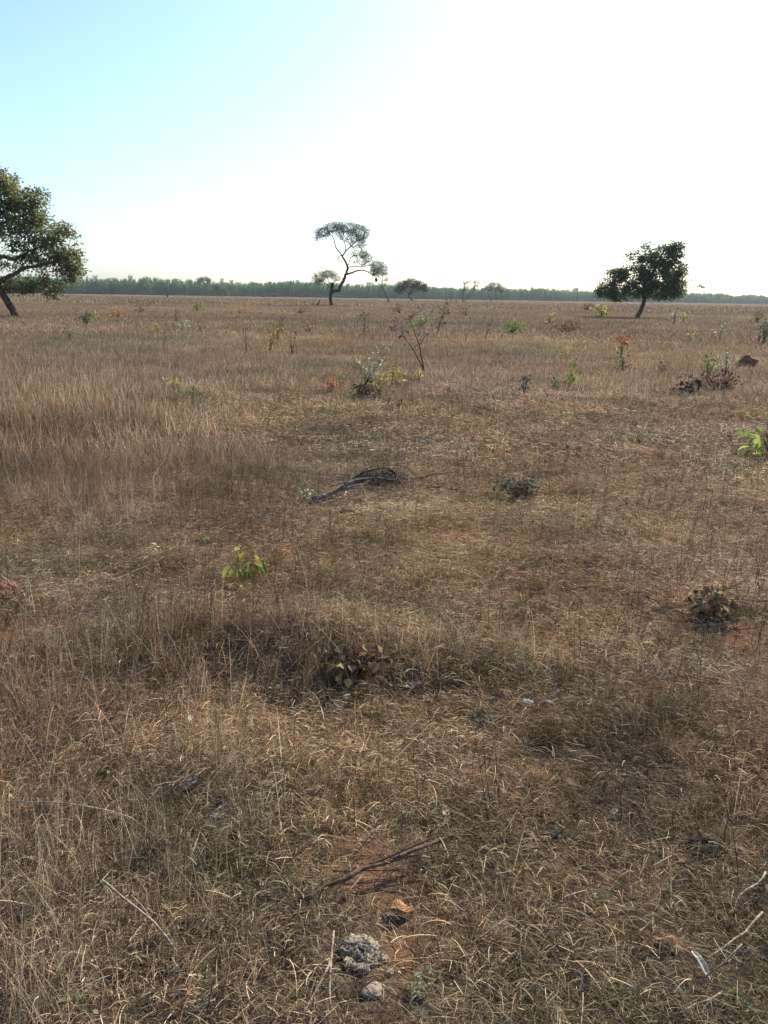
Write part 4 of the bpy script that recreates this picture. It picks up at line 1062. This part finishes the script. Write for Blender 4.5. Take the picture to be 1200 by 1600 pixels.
dead_leaf('silver grey crumpled leaf on dark litter', 296, 1232, 28, LEAF_GREY, 5, .5, .2, 1.3, .8, .008)
dead_leaf('small pale dead leaf left of a look-alike cupped leaf', 963, 1118, 17, LEAF_PALE, 6, .3, .1, .8, .7)
dead_leaf('small cupped pale leaf with a dark underside', 985, 1118, 16, LEAF_PALE, 7, -.1, .1, 1.2, .8)
dead_leaf('pale leaf fragment near the edge above dim olive herb', 1124, 1140, 14, LEAF_PALE, 8, .6, .1, .9, .6)
dead_leaf('buff flake of leaf below the rust clod litter', 958, 1274, 15, LEAF_PALE, 9, .4, .1, .9, .7)
dead_leaf('grey flat leaf in the shade of the near grass', 333, 1281, 24, LEAF_GREY, 10, .0, .0, .5, .5)
dead_leaf('orange brown dead leaf deep in the near grass', 299, 1566, 18, LEAF_BROWN, 11, 1.2, .2, 1.0, .7, .03)
dead_leaf('brown dead leaf propped on straw by the charred log', 1030, 1332, 30, LEAF_BROWN, 12, -.4, .1, .9, .4)
dead_leaf('dark brown leaf curled above the long curved stick', 712, 1284, 20, rough_mat('chestnut_leaf', (.06, .03, .018), (.16, .08, .045), 40), 13, .6, .2, 1.1, .6)

# ------------------------------------------------------------------ grass: pieces that the scatter repeats
def standing(n, r, h, w, seed, geo=None, k=5, lean=.28, wmin=.5, leafy=1, dark=0.0, kinkp=.18):
    rng = np.random.default_rng(seed); g = geo or Geo()
    a0 = rng.uniform(0, 6.28, n); rr = r * np.sqrt(rng.random(n))
    base = np.stack([np.cos(a0) * rr, np.sin(a0) * rr, np.full(n, -.01)], -1)
    a = rng.uniform(0, 6.28, n); le = np.abs(rng.normal(0, lean, n)); L = h * rng.uniform(.35, 1.05, n)
    t = np.linspace(0, 1, k)[None]
    bend = rng.normal(0, .10, n)[:, None] + .1
    hor = L[:, None] * (le[:, None] * t + bend * t ** 2.2)
    ver = L[:, None] * t * np.sqrt(np.clip(1 - (le[:, None] + bend * t) ** 2 * .6, .1, 1))
    kink = (rng.random(n) < kinkp)[:, None] * np.clip(t - rng.uniform(.4, .8, n)[:, None], 0, 1)
    ver = ver - kink * L[:, None] * rng.uniform(.6, 1.7, n)[:, None]; hor = hor + kink * L[:, None] * .6
    C = base[:, None] + np.stack([np.cos(a)[:, None] * hor, np.sin(a)[:, None] * hor, np.maximum(ver, .0)], -1)
    Wd = w * rng.uniform(wmin, 1.3, n)[:, None] * (1 - .7 * t ** 1.5)
    b = np.clip(rng.beta(1.1, 1.15, n) - dark, 0, 1)
    ribbons(g, C, Wd, b, rng)
    if leafy:
        m = int(n * leafy); idx = rng.integers(0, n, m); q = rng.integers(1, k - 1, m)
        p = C[idx, q]; a = rng.uniform(0, 6.28, m); l = h * rng.uniform(.12, .34, m); tt = np.linspace(0, 1, 4)[None]
        hor = l[:, None] * tt * .8; ver = l[:, None] * (tt * rng.uniform(.1, .9, m)[:, None] - tt ** 2 * rng.uniform(.3, 1.2, m)[:, None])
        C2 = p[:, None] + np.stack([np.cos(a)[:, None] * hor, np.sin(a)[:, None] * hor, ver], -1)
        C2[..., 2] = np.maximum(C2[..., 2], .002)
        ribbons(g, C2, w * .95 * rng.uniform(.5, 1.2, m)[:, None] * (1 - .8 * tt), np.clip(rng.beta(2, 1.6, m) - dark, 0, 1), rng)
    return g
def litter(n, r, lmin, lmax, w, seed, geo=None, zmax=.035, bright=0.0):
    rng = np.random.default_rng(seed); g = geo or Geo()
    a0 = rng.uniform(0, 6.28, n); rr = r * np.sqrt(rng.random(n)); k = 5
    l = lmin + (lmax - lmin) * rng.random(n) ** 2
    a = rng.uniform(0, 6.28, n); cv = rng.normal(0, 1.0, n) * np.where(rng.random(n) < .12, .9, .25); t = np.linspace(-.5, .5, k)[None]
    z0 = zmax * rng.random(n) ** 1.6
    tilt = rng.normal(0, .22, n); arch = np.abs(rng.normal(0, .16, n))
    ang = a[:, None] + cv[:, None] * t
    C = np.stack([np.cos(a0)[:, None] * rr[:, None] + l[:, None] * t * np.cos(ang), np.sin(a0)[:, None] * rr[:, None] + l[:, None] * t * np.sin(ang),
                  np.maximum(z0[:, None] + l[:, None] * (tilt[:, None] * t + arch[:, None] * (.25 - t * t) * 2), .001)], -1)
    Wd = w * rng.uniform(.4, 1.4, n)[:, None] * (1 - 1.2 * t * t)
    ribbons(g, C, Wd, np.clip(rng.beta(1.05, 1.15, n) + bright, 0, 1), rng)
    return g

def wedge(d0, d1, spacing, rng, half=.60, pad=.7):
    """jittered points over the ground in front of the viewer between two distances"""
    ys = np.arange(d0 * .72, d1, spacing); out = []
    hw = half * d1 + pad; xs = np.arange(-hw, hw, spacing)
    X, Y = np.meshgrid(xs, ys)
    X = X + rng.uniform(-.5, .5, X.shape) * spacing; Y = Y + rng.uniform(-.5, .5, Y.shape) * spacing
    d = np.hypot(X, Y); ok = (np.abs(X) < half * Y + pad) & (d > d0) & (d < d1) & (Y > 0.15)
    return X[ok], Y[ok]

def tint_f(x, y, rng, amt=.16):
    px, py = project(x, y); d = np.hypot(x, y)
    n = len(x)
    far = np.clip((d - 9) / 16, 0, 1)
    def mixed(a, b, seed):
        return fbm(x / a, y / a, seed) * (1 - far) + fbm(x / b, y / b, seed + 5) * far
    f1 = mixed(.8, 5.0, 71); f2 = mixed(1.5, 9.0, 83)
    gold = np.array([1.34, 1.21, .99]); grey = np.array([1.04, 1.02, 1.02]); rust = np.array([1.10, .88, .74])
    wr = np.clip((f1 - .45) * 4, 0, 1) + gauss(px, py, [(90, 690, 190, 60, 2.4), (350, 1000, 140, 70, .5), (1000, 1230, 240, 140, .35), (450, 1200, 200, 90, .35)])
    wg = np.clip((f2 - .45) * 4, 0, 1) + gauss(px, py, [(110, 600, 240, 55, .9), (60, 1450, 220, 180, .5), (1180, 850, 200, 260, .5)])
    wy = .55 + gauss(px, py, [(850, 880, 300, 160, .5), (560, 900, 250, 100, .4)])
    olive = np.array([.74, .83, .72]); f3 = mixed(.6, 4.0, 91); wo_ = np.clip((f3 - .50) * 5, 0, 1.2)
    tot = wr + wg + wy + wo_
    T = (wr[:, None] * rust + wg[:, None] * grey + wy[:, None] * gold + wo_[:, None] * olive) / tot[:, None]
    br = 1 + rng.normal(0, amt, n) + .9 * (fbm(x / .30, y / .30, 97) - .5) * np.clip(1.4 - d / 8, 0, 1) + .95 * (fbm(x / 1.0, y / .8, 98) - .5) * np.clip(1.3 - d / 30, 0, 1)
    br = br + gauss(px, py, [(900, 830, 330, 150, .26), (560, 840, 260, 90, .18), (330, 1230, 250, 120, .10), (330, 1020, 280, 55, -.22), (560, 1050, 230, 45, -.2)]) + .45 * (fbm(x / 3.2, y / 3.2, 99) - .5) * np.clip((d - 6) / 12, 0, 1) * np.clip(1.3 - d / 90, 0, 1) + .5 * (fbm(x / 16, y / 16, 103) - .5)  # negative blobs paint the shaded front of the grassy rise into the tint
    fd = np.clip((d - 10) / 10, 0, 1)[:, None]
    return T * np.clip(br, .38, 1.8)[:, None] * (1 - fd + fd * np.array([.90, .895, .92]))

def keep_clear(x, y, ok, f=1.0):
    for cx, cy, r in CLEAR:
        ok &= (x - cx) ** 2 + (y - cy) ** 2 > (r * f) ** 2
    return ok

def rots(n, rng, tilt=.08):
    r = rng.normal(0, tilt, (n, 3)); r[:, 2] = rng.uniform(0, 6.28, n); return r
def pts3(x, y, dz=0.0): return np.stack([x, y, ground(x, y) + dz], -1)

SPOTS = [(185, 755), (240, 705), (345, 775), (540, 806), (740, 718), (870, 745), (950, 695), (700, 692), (845, 852), (880, 832), (1010, 888), (940, 882), (820, 945),
         (640, 655), (410, 640), (480, 645), (1090, 705), (1150, 795), (1060, 722), (745, 785), (570, 968), (300, 985), (130, 885), (260, 893), (420, 895), (660, 1035), (760, 1062),
         (700, 1060), (1000, 1120), (880, 1155), (990, 1160), (560, 1245), (620, 1235), (470, 1240), (330, 1295), (1130, 1175), (810, 1000), (1080, 1120), (520, 925), (680, 915),
         (780, 880), (930, 955), (1030, 840), (1120, 860), (600, 690), (840, 690), (1000, 660), (900, 640), (760, 655), (560, 660), (690, 820), (620, 850), (1080, 1010), (900, 1060)]
def tussocks(rng):
    C = []
    for a, b in SPOTS:
        P = at(a, b); C.append((P.x, P.y, rng.uniform(.10, .18), rng.uniform(.8, 1.15)))
    x, y = wedge(1.3, 13, .62, rng); ok = rng.random(len(x)) < .5; ok = keep_clear(x, y, ok, 2.2)
    for a, b in zip(x[ok], y[ok]): C.append((a, b, rng.uniform(.05, .16), rng.uniform(.55, 1.05)))
    out = []
    for a, b, r, h in C:
        m = int(rng.uniform(7, 13) * (r / .12) ** 1.3) + 3
        an = rng.uniform(0, 6.28, m); rr = r * np.sqrt(rng.random(m))
        q = 1 + .5 * math.sin(a * 7)
        out.append(np.stack([a + np.cos(an) * rr * (1 + .7 * q), b + np.sin(an) * rr, np.full(m, r), h * (1.1 - .5 * rr / r)], -1))
    o = np.concatenate(out); ok = keep_clear(o[:, 0], o[:, 1], np.ones(len(o), bool), 1.4); o = o[ok]
    return o[:, 0], o[:, 1], o[:, 2], o[:, 3]

def near_grass():
    rng = np.random.default_rng(301)
    D1 = 7.6
    # --- straw litter
    pro = [litter(180, .12, .010, .065, .0012, 400 + i, geo=litter(1, .11, .08, .16, .0018, 900 + i, zmax=.03, bright=.1)).mesh('straw_litter', M_GRASS) for i in range(7)]
    x, y = wedge(.75, D1, .062, rng)
    d = np.hypot(x, y)
    b = bare_f(x, y)
    ok = rng.random(len(x)) > b * .93
    ok &= rng.random(len(x)) < np.clip(1.25 - d / 14, .6, 1)
    ok = keep_clear(x, y, ok, .8); x, y = x[ok], y[ok]; n = len(x)
    s = rng.uniform(.8, 1.35, n)
    scatter('straw_litter', 'curled dry straw litter matted over the near ground', 'straw', pro, pts3(x, y, -.003), rots(n, rng, .12),
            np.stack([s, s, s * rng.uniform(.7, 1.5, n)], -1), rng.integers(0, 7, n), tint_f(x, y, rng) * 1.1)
    # --- short tufts and tall tufts
    pro = [standing(42, .055, .09, .0015, 430 + i, lean=.34, leafy=.7, kinkp=.06) for i in range(6)]
    pro += [standing(32, .06, .28, .0017, 450 + i, lean=.24, leafy=1.2, kinkp=.12) for i in range(6)]
    pro += [standing(9, .07, .42, .0022, 470 + i, lean=.40, leafy=.9, kinkp=.12) for i in range(4)]
    pm = [p.mesh('grass_tuft', M_GRASS) for p in pro]
    PX = []; IX = []; SX = []
    x, y = wedge(.75, D1, .085, rng); t = tall_f(x, y); b = bare_f(x, y)
    ok = (rng.random(len(x)) < (.35 + .6 * fbm(x / .35, y / .35, 113))) & (rng.random(len(x)) > b * .9); ok = keep_clear(x, y, ok)
    x1, y1 = x[ok], y[ok]; n1 = len(x1)
    s1 = rng.uniform(.6, 1.3, n1) * (.75 + .5 * t[ok]); PX.append((x1, y1)); IX.append(rng.integers(0, 6, n1)); SX.append(np.stack([s1, s1, s1], -1))
    x, y = wedge(.9, D1, .088, rng); t = tall_f(x, y); b = bare_f(x, y)
    ok = (rng.random(len(x)) < np.clip(t * 1.15 - .12, 0, 1)) & (rng.random(len(x)) > b * .8); ok = keep_clear(x, y, ok, 1.5)
    x2, y2 = x[ok], y[ok]; n2 = len(x2)
    s2 = rng.uniform(.55, 1.1, n2) * (.42 + .55 * np.clip(t[ok], 0, 1.1)); PX.append((x2, y2)); IX.append(rng.integers(6, 12, n2)); SX.append(np.stack([s2 * .9, s2 * .9, s2], -1))
    x, y = wedge(.9, D1, .15, rng); t = tall_f(x, y)
    ok = (rng.random(len(x)) < np.clip(t * 1.2 - .2, .03, 1)); ok = keep_clear(x, y, ok, 1.6)
    x3, y3 = x[ok], y[ok]; n3 = len(x3); s3 = rng.uniform(.6, 1.1, n3); PX.append((x3, y3)); IX.append(rng.integers(12, 16, n3)); SX.append(np.stack([s3, s3, s3], -1))
    tx, ty, tr, th = tussocks(rng)
    PX.append((tx, ty)); IX.append(rng.integers(0, 12, len(tx))); sc_ = np.where(IX[-1] < 6, 1.5, .62) * th; SX.append(np.stack([sc_ * 1.1, sc_ * 1.1, sc_], -1))
    X = np.concatenate([p[0] for p in PX]); Y = np.concatenate([p[1] for p in PX]); n = len(X)
    tin = tint_f(X, Y, rng); tin[-len(tx):] *= (.42 + .2 * rng.random((len(tx), 1))) * np.array([1, .99, .92])  # dark tufts and the shadows among them, both put into the tussock tint
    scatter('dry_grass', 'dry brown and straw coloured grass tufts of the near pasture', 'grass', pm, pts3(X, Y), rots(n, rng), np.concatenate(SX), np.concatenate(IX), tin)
    # --- dark thin upright stems of dead forbs
    pro = []
    for i in range(6):
        r2 = np.random.default_rng(500 + i); g = Geo()
        for j in range(3):
            h = r2.uniform(.14, .34); p = r2.normal(0, .04, 2); le = r2.normal(0, .10, 2); k = 5; tt = np.linspace(0, 1, k)
            C = np.stack([p[0] + le[0] * h * tt + r2.normal(0, .004, k), p[1] + le[1] * h * tt + r2.normal(0, .004, k), h * tt - .01], -1)
            tube(g, C, np.linspace(.0014, .0006, k), 3, r2.random(), cap=False)
            for q in range(4):
                z = r2.integers(1, k); a = r2.uniform(0, 6.28); l = r2.uniform(.015, .05)
                e = C[z] + [math.cos(a) * l, math.sin(a) * l, l * 1.1]
                tube(g, np.array([C[z], (C[z] + e) / 2, e]), [.0008, .0007, .0005], 3, r2.random(), cap=False)
        pro.append(g.mesh('forb_stem', M_STEM))
    x, y = wedge(1.0, D1, .16, rng); ok = rng.random(len(x)) < .12 + .55 * np.clip((fbm(x / .8, y / .8, 131) - .42) * 4, 0, 1); ok = keep_clear(x, y, ok, 1.3)
    x, y = x[ok], y[ok]; n = len(x); s = rng.uniform(.6, 1.25, n)
    scatter('dead_forb_stems', 'thin dark upright dead stems standing among the straw', 'stems', pro, pts3(x, y), rots(n, rng, .1), np.stack([s, s, s], -1), rng.integers(0, 6, n), np.ones((n, 3)) * rng.uniform(.6, 1.4, (n, 1)))
    # --- low grey green herbs hidden in the grass
    pro = []
    for i in range(5):
        r2 = np.random.default_rng(520 + i); g = Geo(); m = 16
        P = np.stack([r2.normal(0, .03, m), r2.normal(0, .03, m), r2.uniform(.005, .05, m)], -1)
        leaves(g, P, unit(r2.normal(size=(m, 3)) * [1, 1, .4]), unit(r2.normal(size=(m, 3)) * .5 + [0, 0, 1]), r2.uniform(.012, .026, m), r2.uniform(.007, .014, m), r2.random(m), .15, True)
        pro.append(g.mesh('herb_leaves', M_FORB))
    x, y = wedge(1.0, 11, .17, rng); ok = rng.random(len(x)) < .5 * np.clip((fbm(x / .9, y / .9, 151) - .50) * 5, 0, 1); ok = keep_clear(x, y, ok)
    x, y = x[ok], y[ok]; n = len(x); s = rng.uniform(.6, 1.3, n)
    scatter('ground_herbs', 'low dusty grey green herbs hidden between the straw', 'herbs', pro, pts3(x, y), rots(n, rng, .1), np.stack([s, s, s], -1), rng.integers(0, 5, n), np.ones((n, 3)) * rng.uniform(.55, 1.1, (n, 1)))
near_grass()

def far_grass():
    rng = np.random.default_rng(302)
    # middle distance: patches of standing blades and of matted straw
    st = [standing(110, .30, .30, .0042, 600 + i, k=4, lean=.26, leafy=.5).mesh('grass_patch', M_GRASS) for i in range(6)]
    sh = [standing(60, .26, .09, .0045, 620 + i, geo=litter(230, .3, .03, .10, .0045, 640 + i), k=4, lean=.5, leafy=.3).mesh('straw_patch', M_GRASS) for i in range(6)]
    x, y = wedge(7.2, 30, .23, rng, .6, 1.0); t = tall_f(x, y); b = bare_f(x, y)
    ok = rng.random(len(x)) > b * .7; x, y, t = x[ok], y[ok], t[ok]
    n = len(x); tall = rng.random(n) < np.clip(t * 1.25 - .08, 0, .93)
    idx = np.where(tall, rng.integers(0, 6, n), rng.integers(6, 12, n))
    s = rng.uniform(.8, 1.25, n); sz = np.where(tall, rng.uniform(.4, 1.1, n) * (.30 + .36 * np.clip(t, 0, 1.15) + .55 * gauss(*project(x, y), [(100, 690, 230, 85, .7), (60, 590, 240, 40, .3)])), rng.uniform(.7, 1.4, n))
    scatter('pasture_grass', 'dry brown grass of the middle pasture with trampled straw patches', 'grass', st + sh, pts3(x, y), rots(n, rng, .05),
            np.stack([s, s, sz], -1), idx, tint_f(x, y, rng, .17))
    # far pasture
    fr = [standing(230, 1.1, .42, .011, 660 + i, k=3, lean=.22, leafy=.3).mesh('far_grass_patch', M_GRASS) for i in range(5)]
    x, y = wedge(28, 125, .95, rng, .6, 2.0); n = len(x)
    s = rng.uniform(.9, 1.2, n); sz = rng.uniform(.35, .95, n) * (.34 + .45 * fbm(x / 6, y / 6, 171))
    vf = [standing(320, 4.2, .48, .045, 680 + i, k=3, lean=.2, leafy=.2).mesh('distant_grass_patch', M_GRASS) for i in range(4)]
    x2, y2 = wedge(120, 980, 5.0, rng, .62, 6.0); n2 = len(x2)
    ok = rng.random(n2) < np.clip(1.2 - np.hypot(x2, y2) / 900, .4, 1); x2, y2 = x2[ok], y2[ok]; n2 = len(x2)
    s2 = rng.uniform(.9, 1.2, n2); sz2 = rng.uniform(.5, 1.0, n2)
    X = np.concatenate([x, x2]); Y = np.concatenate([y, y2])
    ti = tint_f(X, Y, rng, .10)
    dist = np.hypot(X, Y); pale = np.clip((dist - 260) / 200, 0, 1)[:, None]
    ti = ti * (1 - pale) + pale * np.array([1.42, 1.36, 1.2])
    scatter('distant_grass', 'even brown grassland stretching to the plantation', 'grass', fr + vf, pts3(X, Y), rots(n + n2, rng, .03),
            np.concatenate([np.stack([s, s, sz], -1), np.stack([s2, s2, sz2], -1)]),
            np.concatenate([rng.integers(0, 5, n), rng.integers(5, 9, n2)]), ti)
far_grass()

# ------------------------------------------------------------------ haze
def haze():
    g = Geo(); x0, x1, y0, y1, z0, z1 = -1900, 1900, -60, 1900, -1.6, 19.0
    V = np.array([(x, y, z) for x in (x0, x1) for y in (y0, y1) for z in (z0, z1)], float)
    g.add(V, [(0, 1, 3, 2), (4, 6, 7, 5), (0, 4, 5, 1), (2, 3, 7, 6), (0, 2, 6, 4), (1, 5, 7, 3)])
    m, t = new_mat('haze_air')
    v = nd(t, 'ShaderNodeVolumePrincipled'); v.inputs['Color'].default_value = (.86, .92, 1.0, 1)
    v.inputs['Density'].default_value = HAZE_D; v.inputs['Anisotropy'].default_value = .25
    out = nd(t, 'ShaderNodeOutputMaterial'); t.links.new(v.outputs[0], out.inputs['Volume'])
    o = obj('haze', g.mesh('haze', m)); o['kind'] = 'stuff'; o['label'] = 'thin pale blue summer haze over the plain'; o['category'] = 'haze'
HAZE_D = 0.00011
haze()
